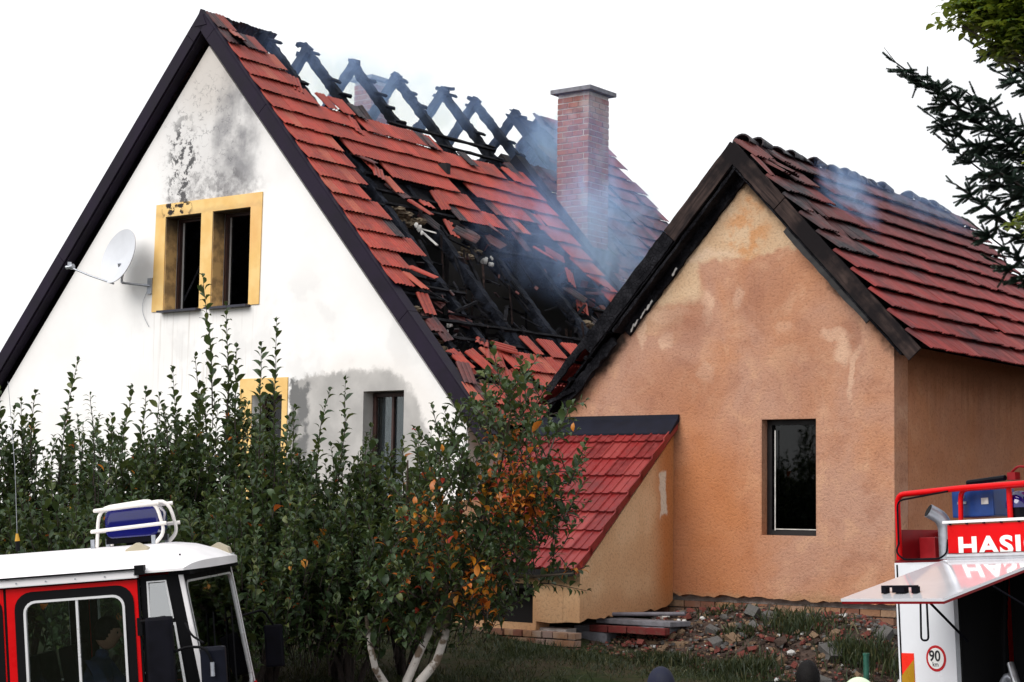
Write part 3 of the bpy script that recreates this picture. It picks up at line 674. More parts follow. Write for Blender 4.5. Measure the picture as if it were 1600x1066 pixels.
for (v0, v1, s0, s1) in ((-.08, .95, .35, 5.5), (1.35, 6.0, 2.05, 3.50), (-.08, .5, 7.5, 8.2), (2.2, 4.2, 6.8, 8.2)):
    a0 = rake_pt(s0, 1, -.05); a1 = rake_pt(s1, 1, -.05)
    MB().add([(a0.x, v0, a0.z), (a1.x, v0, a1.z), (a1.x, v1, a1.z), (a0.x, v1, a0.z), (a0.x, v0, a0.z-.025), (a1.x, v0, a1.z-.025), (a1.x, v1, a1.z-.025), (a0.x, v1, a0.z-.025)],
             [(0,1,2,3), (7,6,5,4), (0,4,5,1), (1,5,6,2), (2,6,7,3), (3,7,4,0)]).build('sheathing', M['char'], H)
# rafters
RV = [0.35, 1.20, 2.12, 3.24, 4.32, 5.58, 6.50, 7.69, 8.87]
for i, v in enumerate(RV):
    for side in (1, -1):
        top = 0.02; end = 8.1
        off = -0.10
        p, q = rake_pt(top, side, off), rake_pt(end, side, off); p.y = v + (0.05 if side > 0 else -0.05); q.y = v + (0.05 if side > 0 else -0.05)
        p += Vector((-side*0.03, 0, 0.03))
        rg = random.Random(i*7+side)
        MB().beam(p, q, 0.115, 0.14, up=(side*1.1, 0, 1), seg=120, jit=0.17, rg=rg).build('rafter', M['char_blue'], H)
    # charred stub of ridge board / cap on each pair
    rg = random.Random(i)
    MB().beam((-rg.uniform(.03, .12), v-0.02-rg.uniform(0, .1), ZR-0.02), (rg.uniform(.04, .14), v+rg.uniform(-.06, .16), ZR-0.05+rg.uniform(-.06, .05)), rg.uniform(.06, .16), rg.uniform(.03, .07), seg=5, jit=.5, rg=rg).build('ridge_stub', M['char_blue'], H)
# collar ties
for v in (2.17, 4.37, 6.55):
    MB().beam((-2.0, v, 7.75), (2.0, v, 7.75), 0.08, 0.14, seg=20, jit=.3).build('collar_beam', M['char'], H)
# battens: (s, v0, v1)
bats = [(0.5,-.1,.7),(0.9,-.1,.95),(1.62,2.9,5.7),(1.90,2.6,6.0),(2.1,0.0,6.0)]
bats += [(s, -0.1, 1.05) for s in (1.25, 2.45, 2.8, 3.2, 3.55, 3.9, 4.3, 4.65, 5.0, 5.4, 5.75)] + [(s, 1.2, 6.05) for s in (2.45, 2.8, 3.2, 3.55, 3.84)]
bats += [(4.05, 2.6, 5.6), (4.45, 3.2, 6.0), (5.0, 4.6, 6.1), (5.5, 5.0, 6.1), (5.95, 4.6, 6.1), (5.85, -.1, .9), (6.3, -.1, 5.6), (6.62, -.1, 3.6), (6.98, -.1, 1.5), (6.98, 1.9, 4.4), (7.35, -.1, 4.4), (7.7, -.1, 4.4), (5.62, 0, 1.6), (6.45, 4.8, 6.1)]
for k, (s, v0, v1) in enumerate(bats):
    p = rake_pt(s, 1, -0.015); q = p.copy(); p.y = v0; q.y = v1+random.uniform(-.1, .1); q.z += random.uniform(-.05, .02)
    MB().beam(p, q, 0.045, 0.04, up=(SR, 0, 1), seg=max(2, int((v1-v0)/0.18)), jit=.35).build('batten', M['char'], H)
for s, v0, v1 in ((0.35, 1.2, 1.9), (1.1, 2.0, 2.5), (1.3, 4.2, 4.8), (0.8, 5.5, 6.1), (1.2, 6.4, 7.3)):
    p = rake_pt(s, -1, -0.0); q = p.copy(); p.y = v0; q.y = v1; q.z += random.uniform(-.08, .08)
    MB().beam(p, q, 0.04, 0.035, up=(-1, 0, 1), seg=5, jit=.4).build('batten', M['char'], H)
# short broken batten ends sticking off the rafters
for v in RV:
    for s in np.arange(0.2, 2.0, 0.33):
        for side in (1, -1):
            if random.random() < 0.55:
                p = rake_pt(s, side, 0.0); q = p.copy(); p.y = v-0.10; q.y = v+0.12+random.uniform(0, .08)
                MB().beam(p, q, 0.05, 0.04, up=(side*1.1, 0, 1), seg=2, jit=.5).build('batten_stub', M['char_blue'], H)
# fire wall capping between burnt halves
p, q = rake_pt(1.75, 1, 0.03), rake_pt(8.2, 1, 0.03); p.y = q.y = 6.20
MB().beam(p, q, 0.26, 0.16, up=(SR, 0, 1), seg=10, jit=.02).build('fire_wall_capping', M['flash'], H)
wall_panel([(-3.5, 4.7), (4.6, 4.7), (0.9, ZR-0.9*SR-.15), (0.4, ZR-1.6), (-.6, ZR-1.4)], [], lambda p: (p[0], 6.09, p[1]), lambda p: (p[0], 6.31, p[1])).build('fire_wall', M['inner'], H)
# debris in the attic
def lump(m, c, r, sq=(1, 1, .5), n=1, rg=random):
    bm = bmesh.new(); bmesh.ops.create_icosphere(bm, subdivisions=n, radius=1)
    rot = Euler((rg.uniform(0, 6), rg.uniform(0, 6), rg.uniform(0, 6))).to_matrix()
    vs = [Vector(c)+(rot @ v.co*rg.uniform(.72, 1.2)) * r for v in bm.verts]
    vs = [Vector((c[0]+(v.x-c[0])*sq[0], c[1]+(v.y-c[1])*sq[1], c[2]+(v.z-c[2])*sq[2])) for v in vs]
    fs = [tuple(v.index for v in f.verts) for f in bm.faces]; bm.free(); m.add(vs, fs)
for (s, v, r) in ((6.0, .18, .15), (6.2, .42, .12), (6.48, .2, .14), (6.75, .35, .17), (6.8, .08, .12), (7.15, .25, .15), (7.3, .55, .15), (7.5, .2, .13), (3.75, 1.55, .16), (3.95, 1.75, .15), (4.35, 2.95, .13), (4.55, 2.6, .12), (5.75, 4.7, .13)):
    m = MB(); c = rake_pt(s, 1, -0.14); v = max(v, .34)
    for _ in range(7): lump(m, (c.x+random.uniform(-.12, .12), v+random.uniform(-.16, .16), c.z-.03+random.uniform(-.08, .04)), r*random.uniform(.4, .8), (1.2, 1.3, .5), 3)
    m.build('insulation', M['insul'], H)
for (s, v) in ((4.55, 3.0), (4.62, 3.15), (6.0, 4.72), (6.25, 4.75), (6.45, 4.72), (4.25, 1.72), (6.35, .75)):
    m = MB(); c = rake_pt(s, 1, -0.10)
    for _ in range(4): lump(m, (c.x+random.uniform(-.05, .05), v+random.uniform(-.06, .06), c.z+random.uniform(-.1, .1)), random.uniform(.015, .035), (1.3, .6, 1.4), 1)
    m.build('plaster_fragment', M['ash'], H)
for (p, q, w) in (((2.45, 1.75, 7.05), (2.85, 1.95, 6.92), .07), ((2.62, 1.80, 7.0), (2.95, 1.86, 6.72), .05)):
    MB().beam(p, q, w, .02).build('scorched_plank', M['ash'], H)
for _ in range(26):
    v = random.uniform(1.6, 4.8); u = random.uniform(1.8, 3.6); z = 4.75
    a = random.uniform(0, 6.3); l = random.uniform(.6, 1.8)
    MB().beam((u, v, z), (u+l*.5*math.cos(a), v+l*.5*math.sin(a), z+random.uniform(.2, 1.3)), .07, .05, seg=8, jit=.4).build('fallen_timber', M['char'], H)
for _ in range(12):
    v = random.uniform(1.0, 5.6); s = random.uniform(4.4, 6.4); p = rake_pt(s, 1, -.25); l = random.uniform(.5, 1.3)
    MB().beam((p.x, v, p.z-.2), (p.x+random.uniform(-.1, .1), v+random.uniform(-.2, .2), p.z-.2-l), .03, .03, seg=6, jit=.4).build('hanging_lath', M['weathered'] if random.random() < .4 else M['char'], H)

# collapsed, charred battens and broken tiles through the burnt area
def in_hole(v, s_): return 4.0 < s_ < 7.9 and .35 < v < 6.0 and not any(inpoly(v, s_, P) for P in (R1, R2, R3, R4))
dm = [MB(), MB(), MB()]; k = 0
while k < 180:
    v, s_ = random.uniform(.2, 6.0), random.uniform(3.7, 7.6)
    if not in_hole(v, s_) or (1.6 < v < 4.2 and s_ > 4.6 and random.random() < .55): continue
    p = rake_pt(s_, 1, random.uniform(-.22, -.02)); a = random.choice((random.gauss(0, .35), random.gauss(1.57, .4))); l = random.uniform(.15, .75)
    d = Vector((.656*math.sin(a), math.cos(a), -.755*math.sin(a)+random.gauss(0, .15)))*l
    dm[k % 3].beam((p.x, v, p.z), (p.x+d.x, v+d.y, p.z+d.z), random.uniform(.02, .055), random.uniform(.015, .04), seg=4, jit=.4); k += 1
for q in dm: q.build('charred_debris', M['char'], H, kind='stuff')
sh = MB(); k = 0
while k < 80:
    v, s_ = random.choice((random.uniform(4.4, 6.0), random.uniform(0, 1.2), random.uniform(.3, 6))), random.uniform(3.8, 7.6)
    if not in_hole(v, s_): continue
    p = rake_pt(s_, 1, random.uniform(-.16, 0.0)); rot = Euler((random.gauss(0, .5), .85+random.gauss(0, .4), random.uniform(0, 3))).to_matrix()
    sh.box((p.x, v, p.z), (random.uniform(.05, .17), random.uniform(.04, .13), .014), rot); k += 1
sh.build('tile_shards', M['tile_burnt'], H, kind='stuff')
pl2 = []
for (v, s_, rz) in ((4.7,5.0,30),(4.95,5.3,-40),(5.25,5.0,80),(5.4,5.35,15),(4.8,5.7,60),(5.3,6.2,-20),(5.6,6.6,40),(4.5,6.2,10),(5.0,6.55,75),(5.5,5.75,-70),(4.75,6.9,35),(.3,6.2,-15),(.7,5.6,30),(.9,6.1,65),(.25,6.9,12),(1.3,6.55,-50),(1.7,6.6,30),(3.0,3.95,-15),(3.4,4.05,20)): pl2.append((v, s_, rz, random.uniform(-.10, -.02), 1 if random.random() < .5 else 0))
lay_tiles(H, FR, pl2, tg, [M['tile'], M['tile_burnt']], 300, CAML, name='fallen_tile')
for (u, v, z, l) in ((2.9, 2.0, 6.9, .7), (3.1, 2.3, 6.7, .9), (3.3, 2.5, 6.5, .8), (3.5, 2.9, 6.2, .6), (3.2, 3.3, 6.4, .7), (4.2, 3.8, 5.7, .4)):
    MB().beam((u, v, z), (u+.03, v+.05, z-l), .02, .025, seg=7, jit=.5).build('hanging_lath', M['weathered'], H)
# chimneys: every brick a piece
def chimney(parent, u0, u1, v0, v1, z0, z1, label=None, bh=0.100, bl=0.215, lim=300):
    ch = MB().box(((u0+u1)/2, (v0+v1)/2, (z0+z1)/2), (u1-u0-.024, v1-v0-.024, z1-z0)).build('chimney', M['mortar'], parent)
    if label: ch['label'] = label
    mesh = {}; n = int((z1-z0)/bh)
    def bm_(l, d):
        k = (round(l, 3), round(d, 3))
        if k not in mesh:
            b = MB().box((0, 0, 0), (l, d, bh-.019)); o = b.build('brick', M['brick'], ch); mesh[k] = o.data; bpy.data.objects.remove(o)
        return mesh[k]
    def put(c, l, d):
        o = bpy.data.objects.new('brick', bm_(l, d)); COL.objects.link(o); o.parent = ch
        o.location = (c[0]+random.gauss(0, .002), c[1]+random.gauss(0, .002), c[2]+random.gauss(0, .001)); o.rotation_euler = (0, 0, R(random.gauss(0, .7)))
    D = .1
    for i in range(n):
        z = z0+bh*(i+.5); odd = i % 2
        for axis_ in (0, 1):
            A, B = (u0, u1) if axis_ == 0 else (v0, v1)
            A2, B2 = (A, B) if (axis_ == odd) else (A+D+.012, B-D-.012)
            W = B2-A2; k = max(2, round(W/bl)) if W > .3 else max(1, round(W/bl)); l = W/k
            for j in range(k):
                c = A2+l*(j+.5)
                for e in (0, 1):
                    if axis_ == 0: put((c, (v0+D/2) if e == 0 else (v1-D/2), z), l-.012, D)
                    else:
                        put(((u0+D/2) if e == 0 else (u1-D/2), c, z), D, l-.012)
    return ch
def box_rot90_fix(): pass
ch1 = chimney(H, 1.91, 2.56, 6.34, 6.97, 6.9, 9.96, 'tall brick chimney with flat concrete cap beside the fire wall')
MB().box((2.235, 6.655, 10.0), (0.83, 0.81, 0.075)).build('cap', M['concrete'], ch1, bevel=.01)
ch2 = chimney(H, -2.36, -1.94, 5.9, 6.4, 7.6, 10.66, 'squat brick chimney rising behind the bare rafters')
MB().box((-2.15, 6.15, 10.70), (0.56, 0.64, 0.07)).build('cap', M['concrete'], ch2, bevel=.01)
p, q = rake_pt(3.92, 1, 0.05), rake_pt(4.5, 1, 0.05); p.y = q.y = 6.66
MB().beam(p, q, 0.70, 0.03, up=(SR, 0, 1)).build('chimney_apron', M['flash'], ch1)

# ================================================================== ORANGE HOUSE
UO, VO = -10.2, 18.2
O = empty('orange_house', 'orange rendered house with scorched eaves and sooty red tiled roof', 'house', EX*UO+EY*VO, (0, 0, -YAW))
bpy.context.view_layer.update()
SO = 1.09; LO = math.hypot(1, SO); ZO = 7.20; wo_ = 6.84; oR, oL = 1.9, -2.78; OL_ = 6.4
def crumble(x0, x1, z, n, amp, seed):
    rg = random.Random(seed); return [(x0+(x1-x0)*i/n, z+rg.uniform(-amp, amp)) for i in range(n+1)]
foot = crumble(oL+.02, oR-.01, 1.93, 60, .022, 4)
winO = [(0.25, 2.645), (0.965, 2.645), (0.965, 3.975), (0.25, 3.975)]
outer = foot+[(oR, wo_-SO*oR), (0, wo_), (oL, wo_+SO*oL)]
wall_panel(outer, [winO], lambda p: (p[0], 0, p[1]), lambda p: (p[0], 0.36, p[1])).build('wall', M['orange'], O)
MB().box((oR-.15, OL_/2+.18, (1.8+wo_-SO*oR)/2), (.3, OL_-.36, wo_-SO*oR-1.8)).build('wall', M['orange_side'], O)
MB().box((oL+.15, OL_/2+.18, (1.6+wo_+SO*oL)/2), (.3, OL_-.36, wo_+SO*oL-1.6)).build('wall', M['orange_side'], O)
wall_panel([(oL+.3, 1.7), (oR-.3, 1.7), (oR-.3, wo_-SO*oR), (0, wo_), (oL+.3, wo_+SO*oL)], [], lambda p: (p[0], OL_-.3, p[1]), lambda p: (p[0], OL_, p[1])).build('wall', M['orange_side'], O)
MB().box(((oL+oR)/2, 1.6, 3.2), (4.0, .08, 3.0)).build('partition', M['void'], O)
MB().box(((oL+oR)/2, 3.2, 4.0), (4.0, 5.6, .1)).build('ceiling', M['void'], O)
# exposed brick plinth
plb = {}
def brick_obj(parent, c, d, mat, rot=(0, 0, 0), name='brick'):
    k = (round(d[0], 3), round(d[1], 3), round(d[2], 3), mat.name)
    if k not in plb:
        o = MB().box((0, 0, 0), d).build(name, mat, None, bevel=.006); plb[k] = o.data; bpy.data.objects.remove(o)
    o = bpy.data.objects.new(name, plb[k]); COL.objects.link(o); o.parent = parent; o.location = c; o.rotation_euler = rot; return o
MB().box(((oL+oR)/2, .25, 1.55), (oR-oL-.1, .22, .76)).build('plinth', M['mortar'], O)
for r in range(4):
    z = 1.868-.085*r-.045; x = oL+.1+(.13 if r % 2 else 0)
    while x < oR-.02:
        l = random.choice((.19, .22, .25)); l = min(l, oR-.01-x)
        if l > .06: brick_obj(O, (x+l/2, .115+random.uniform(-.015, .015)-.03*(r > 1), z), (round(l-.012, 3), .11, .072), M['plinth'], (0, 0, R(random.gauss(0, 1.2))))
        x += l
# window
m = MB(); reveal(winO, 0.0, 0.13, M['orange'], O)
wO = window(winO, 0.16, M['black_wood'], O, glass=M['glass_ref'], fr=.06)
m = MB(); m.box((.37, .126, 3.27), (.012, .006, 1.14)); m.box((.635, .126, 2.715), (.53, .006, .010)); m.build('trim', M['ash'], wO)
MB().box((.60, .55, 3.3), (.8, .03, 1.5)).build('black_backing', M['void'], wO)  # plain black sheet set behind the pane
# roof
FO = roof_frame(0, ZO+.015, SO, 1)
TSO, TWO = .315, .20; pl = []
for r in range(11):
    for c in range(33):
        v = -.18+TWO*(c+.5); s0 = r*TSO-.02
        if v > 6.45: continue
        rz = None; lf = 0
        mk_o = 1 if (r <= 5 and v < .9+.25*math.sin(r*2)) or (r == 0) else 0
        if r <= 4 and v < .6 and random.random() < .4: rz = random.uniform(-5, 5); lf = random.uniform(0, .02)
        if .95 < v < 1.75 and r in (1, 2) and random.random() < .5: continue
        if random.random() < .008: continue
        pl.append((v, s0, rz, lf, mk_o))
tgo = tile_geo(TWO-.004, TSO+.05, lift=.062, th=.006, rh=.022)
lay_tiles(O, FO, pl, tgo, [M['tile_orange'], M['tile_burnt']], 300, CAML)
def rko(s, side, off=0.0): return Vector((side*s/LO+side*off*SO/LO, 0, ZO-s*SO/LO+off/LO))
for side, ss in ((1, 3.25), (-1, 4.4)):
    a0, a1 = rko(0.0, side, -.05), rko(ss, side, -.05); m = MB()
    m.add([(a0.x, .0, a0.z), (a1.x, .0, a1.z), (a1.x, 6.4, a1.z), (a0.x, 6.4, a0.z), (a0.x, .0, a0.z-.04), (a1.x, .0, a1.z-.04), (a1.x, 6.4, a1.z-.04), (a0.x, 6.4, a0.z-.04)],
      [(0,1,2,3), (7,6,5,4), (0,4,5,1), (1,5,6,2), (2,6,7,3), (3,7,4,0)]).build('sheathing', M['char'], O)
FOL = roof_frame(0, ZO+.015, SO, -1)
lay_tiles(O, FOL, [(-(-.1+TWO*(c+.5)), r*TSO, None, 0, 0) for r in range(13) for c in range(32)], tgo, [M['tile_orange']], 0, CAML, name='rear_roof_tile')
# ridge tiles, uneven and sooty
for i in range(1, 22):
    v = -.30+.285*i; m = MB(); n = 9; L_ = .31
    if i in (3, 8, 15, 16, 18): continue
    dz = 0
    pts0 = [(.10*math.cos(math.pi*(k/(n-1))*1.0), .085*math.sin(math.pi*k/(n-1))) for k in range(n)]
    sc = random.uniform(.92, 1.08); tl = random.uniform(-.02, .03); rl = random.gauss(0, .10)
    vs = []
    for (yy, s2, zz) in ((v, 1.22*sc, .012), (v+L_, .80*sc, tl*.5)):
        for t_ in (1.0, .84):
            for (a, b) in pts0: vs.append((a*s2*t_+rl*b*4, yy, ZO+.0+dz+zz+b*s2*t_))
    fs = []
    for k in range(n-1):
        fs += [(k, k+1, 2*n+k+1, 2*n+k), (n+k, 3*n+k, 3*n+k+1, n+k+1), (k, n+k, n+k+1, k+1), (2*n+k, 2*n+k+1, 3*n+k+1, 3*n+k)]
    m.add(vs, fs).build('ridge_tile', M['tile_char'], O, smooth=False)
# barge boards
def plank(parent, name, p, q, w, h, up_, mat, jit=.05, seg=14): return MB().beam(p, q, w, h, up=up_, seg=seg, jit=jit).build(name, mat, parent)
def P3(v, y): return Vector((v.x, y, v.z))
upr = (SO, 0, 1); upl = (-SO, 0, 1)
plank(O, 'barge_board', P3(rko(.03, 1, -.09), -.22), P3(rko(1.0, 1, -.09), -.22), .03, .19, upr, M['weathered'], .06)
plank(O, 'barge_board', P3(rko(1.015, 1, -.09), -.225), P3(rko(3.42, 1, -.09), -.225), .03, .18, upr, M['weathered'], .05, 20)
o = plank(O, 'broken_board', P3(rko(1.25, 1, -.24), -.16), P3(rko(2.75, 1, -.225), -.17), .035, .11, upr, M['black_wood'], .16, 20)
plank(O, 'soffit', P3(rko(.15, 1, -.21), -.11), P3(rko(3.3, 1, -.21), -.11), .2, .02, upr, M['char'], .02)
plank(O, 'barge_board', P3(rko(.03, -1, -.09), -.22), P3(rko(1.35, -1, -.09), -.22), .03, .20, upl, M['weathered_l'], .05)
plank(O, 'barge_board', P3(rko(1.36, -1, -.085), -.225), P3(rko(3.1, -1, -.085), -.225), .03, .19, upl, M['char'], .08, 24)
plank(O, 'soffit', P3(rko(.15, -1, -.24), -.10), P3(rko(2.7, -1, -.24), -.10), .22, .035, upl, M['char'], .12, 26)
plank(O, 'soffit', P3(rko(.3, -1, -.30), -.025), P3(rko(2.65, -1, -.31), -.025), .05, .10, upl, M['char'], .25, 30)
plank(O, 'burnt_board', P3(rko(2.9, -1, -.03), -.22), P3(rko(3.85, -1, -.02), -.24), .03, .10, upl, M['char'], .3, 14)
plank(O, 'burnt_board', P3(rko(2.8, -1, -.27), -.10), P3(rko(3.85, -1, -.25), -.12), .06, .12, upl, M['char'], .3, 14)
for s in (2.85, 3.25, 3.6): plank(O, 'batten_stub', P3(rko(s, -1, -.1), -.24)+Vector((.10, 0, 0)), P3(rko(s, -1, -.05), .25)+Vector((-.05, 0, 0)), .05, .05, upl, M['char'], .3, 4)
plank(O, 'burnt_board', P3(rko(3.8, -1, -.25), -.18)+Vector((-.22, 0, -.02)), P3(rko(3.6, -1, -.26), -.14), .07, .05, (0, 0, 1), M['char'], .4, 6)
# flaking white remains on the left soffit
for s in (1.62, 2.12, 2.2, 2.27, 2.42, 2.5): plank(O, 'flaking_paint', P3(rko(s, -1, -.33), -.056), P3(rko(s+random.uniform(.04, .12), -1, -.35), -.056), .006, random.uniform(.012, .03), upl, M['concrete'] if random.random() < .4 else M['ash'], .8, 7)
# eaves board and rafter tails right side
MB().beam((oR+.10, 0.0, ZO-SO*(oR+.17)-.10), (oR+.10, 6.4, ZO-SO*(oR+.17)-.10), .25, .03).build('eaves_board', M['char'], O)
for k in range(9): MB().beam((oR-.02, .25+.72*k, ZO-SO*oR-.12), (oR+.22, .25+.72*k, ZO-SO*(oR+.24)-.10), .08, .10, seg=3, jit=.1).build('rafter_tail', M['char'], O)

# ================================================================== LEAN-TO
LT = empty('lean_to', 'low lean-to with glossy red tiles and cream side wall against the orange house', 'lean-to', EX*UO+EY*VO, (0, 0, -YAW))
bpy.context.view_layer.update()
lR, lL = -.87, -2.8; z1_, z0_ = 3.93, 2.27; dv = 2.04
sl = (z1_-z0_)/dv
wall_panel([(-.003, 1.86), *[(-.003-(dv-.11)*i/24, 1.80-.10*i/24+random.uniform(-.03, .03)) for i in range(1, 24)], (-dv+.10, 1.68), (-dv+.10, z1_-.14-sl*(dv-.10)+.0), (-.003, z1_-.14)], [], lambda p: (lR-.04, p[0], p[1]), lambda p: (lR-.26, p[0], p[1])).build('wall', M['cheek'], LT)
winL = [(-2.52, 1.60), (-1.54, 1.60), (-1.54, 2.10), (-2.52, 2.10)]
foot = [(lL, 1.57), (-2.56, 1.57), (-1.50, 1.57), (-1.49, 1.67), (-1.3, 1.66), (-1.1, 1.68), (lR-.265, 1.67)]
wall_panel(foot+[(lR-.265, 2.20), (lL, 2.20)], [[(a, b+.03) if b < 1.7 else (a, b-.02) for a, b in winL]], lambda p: (p[0], -dv+.102, p[1]), lambda p: (p[0], -dv+.36, p[1])).build('wall', M['cheek'], LT)
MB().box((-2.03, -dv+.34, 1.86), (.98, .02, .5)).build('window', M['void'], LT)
MB().box((-2.03, -dv+.16, 2.05), (.97, .04, .05)).build('lintel', M['black_wood'], LT)
MB().box(((lL+lR)/2-.1, -dv+.28, 1.35), (lR-lL-.35, .2, .5)).build('plinth', M['mortar'], LT)
MB().box((lL+.1, -1.0, 2.2), (.2, 1.7, 1.6)).build('wall', M['cheek'], LT)
for r in range(4):
    x = lL+.02+(.06 if r % 2 else 0); z = 1.535-.082*r
    while x < lR-.1:
        l = random.choice((.13, .14, .21)) if r == 0 else random.choice((.2, .24)); l = min(l, lR-.05-x)
        if l > .05: brick_obj(LT, (x+l/2, -dv+.10+random.uniform(-.012, .012), z), (round(l-.012, 3), .13, .068), M['plinth'], (0, 0, R(random.gauss(0, 1.5))))
        x += l
# roof frame: falls towards the camera (-v)
ln = math.hypot(1, sl); Fm = Matrix.Identity(4); D = Vector((0, -1/ln, -sl/ln)); Vx = Vector((1, 0, 0)); Nn = Vx.cross(-D)
for i in range(3): Fm[i][0] = Vx[i]; Fm[i][1] = -D[i]; Fm[i][2] = Nn[i]; Fm[i][3] = (0, 0, z1_)[i]
pl = []; tw = .235; ts = .328
for r in range(8):
    for c in range(9): pl.append((lR+.0-tw*(c+.5), r*ts, None, 0, 0))
def tile_ribbed(w, L):
    prof = [(-.5, -.004), (-.485, .016), (-.40, .020), (-.36, .003), (-.08, .0), (-.05, .010), (.04, .010), (.07, .0), (.40, .0), (.43, .008), (.47, .008), (.5, -.002)]
    n = len(prof); v = [(a*w, 0, b) for a, b in prof]+[(a*w, -L, b+.036) for a, b in prof]+[(a*w, -L+.005, b*.5+.002) for a, b in prof]; f = []
    for i in range(n-1): f.append((i, n+i, n+i+1, i+1)); f.append((n+i, 2*n+i, 2*n+i+1, n+i+1))
    f.append((n-1, 2*n-1, 3*n-1, 3*n-1)) if False else None
    f = [x for x in f if x]; v += [(.5*w, 0, -.03)]; f.append((n-1, 2*n-1, 3*n-1, len(v)-1)); return np.array(v), np.array(f)
lay_tiles(LT, Fm, pl, tile_ribbed(tw+.004, ts+.05), [M['tile_glazed']], 300, CAML, jit=.004, jrot=.5)
m = MB(); a = Fm @ Vector((0, -.02, -.03)); b = Fm @ Vector((0, -2.62, -.03))
m.add([(lR-.02, a.y, a.z), (lL, a.y, a.z), (lL, b.y, b.z), (lR-.02, b.y, b.z), (lR-.02, a.y, a.z-.06), (lL, a.y, a.z-.06), (lL, b.y, b.z-.06), (lR-.02, b.y, b.z-.06)], [(0,1,2,3), (7,6,5,4), (0,4,5,1), (1,5,6,2), (2,6,7,3), (3,7,4,0)]).build('deck', M['black_wood'], LT)
# verge tiles on the right edge (red side skirt)
for r in range(8):
    a = Fm @ Vector((lR+.008, -r*ts, .03)); b = Fm @ Vector((lR+.008, -(r+1)*ts-.03, .065))
    m = MB(); dn = Vector((0, 0, -.11))
    m.prism([0, 1, 2, 3], lambda i: [a, b, b+dn, a+dn*.8][i]+Vector((0, 0, 0)), lambda i: [a, b, b+dn, a+dn*.8][i]+Vector((.018, 0, 0))).build('verge_tile', M['tile_glazed'], LT)
m = MB(); m.prism([(0, 4.04), (-.035, 4.04), (-.04, 3.99), (-.21, 3.82), (-.21, 3.80), (-.0, 3.96)], lambda p: (lL, p[0]-.004, p[1]), lambda p: (lR+.04, p[0]-.004, p[1])).build('flashing', M['flash'], LT)
MB().beam((lL, -dv-.03, z0_-.05), (lR-.02, -dv-.03, z0_-.05), .03, .07).build('fascia', M['black_wood'], LT)

# ================================================================== SATELLITE DISH (world-oriented, bolted to the white gable)
def house_pt(u, v, z): return EX*(U0+u)+EY*(V0+v)+Vector((0, 0, z))
dc = house_pt(-1.40, -.38, 6.60)
DI = empty('satellite_dish', 'pale grey satellite dish on a bracket left of the yellow-framed windows', 'satellite dish', dc)
dn = Vector((-.66, -.70, .26)).normalized(); dx = dn.cross(Vector((0, 0, 1))).normalized(); dy = dx.cross(dn).normalized()
m = MB(); vs = []; fs = []; NR_, NA = 7, 36; Rm = .435
for sgn, th in ((1, 0.0), (-1, -.014)):
    base_ = len(vs)
    for i in range(NR_+1):
        r = Rm*i/NR_
        for k in range(NA): a = 2*math.pi*k/NA; vs.append(dx*(r*math.cos(a)*.93)+dy*(r*math.sin(a))+dn*(.42*r*r-.05+th))
    for i in range(NR_):
        for k in range(NA): fs.append((base_+i*NA+k, base_+i*NA+(k+1) % NA, base_+(i+1)*NA+(k+1) % NA, base_+(i+1)*NA+k))
    if sgn == 1: b0 = base_+NR_*NA
    else:
        for k in range(NA): fs.append((b0+k, b0+(k+1) % NA, base_+NR_*NA+(k+1) % NA, base_+NR_*NA+k))
m.add(vs, fs).build('reflector', M['dishm'], DI, smooth=True)
bot = dy*(-.43)+dn*.03
lnb = house_pt(-2.25, -.62, 6.47)-dc
MB().tube([bot+dn*-.06, bot+(lnb-bot)*.5+Vector((0,0,-.015)), lnb], .014, 8).build('feed_arm', M['galv'], DI, smooth=True)
m = MB(); d_ = (bot*.2-lnb).normalized(); m.tube([lnb+d_*-.06, lnb+d_*.02, lnb+d_*.025, lnb+d_*.07], [.028, .028, .04, .045], 12); m.box(lnb+Vector((0, 0, .045)), (.05, .05, .06)); m.build('receiver_head', M['galv'], DI)
wm = house_pt(-1.10, -.02, 6.17)-dc; el_ = house_pt(-1.42, -.30, 6.21)-dc
m = MB(); m.tube([wm, el_], .019, 8); m.tube([el_, el_+Vector((0, 0, .28))], .019, 8); m.tube([el_+Vector((0, 0, .1)), dn*-.03+dy*-.1], .03, 8); m.build('bracket', M['galv'], DI, smooth=True)
MB().box(wm+EY*.0, (.02, .02, .02)).box(wm, (.10, .03, .24), Euler((0, 0, -YAW)).to_matrix()).build('wall_plate', M['galv'], DI)
m = MB(); pts = [lnb+Vector((0, 0, -.02))]
for i in range(9): f = i/8; pts.append(lnb.lerp(bot, f)+Vector((0, 0, -.14*math.sin(math.pi*f)-.02)))
m.tube(pts, .004, 5).build('cable', M['galv'], DI); m = MB(); pts = []
for i in range(10): f = i/9; q = wm.lerp(wm+Vector((0, 0, -.62)), f); pts.append(q-EX*(.16*math.sin(math.pi*f)))
m.tube(pts, .004, 5); m.build('cable', M['galv'], DI)

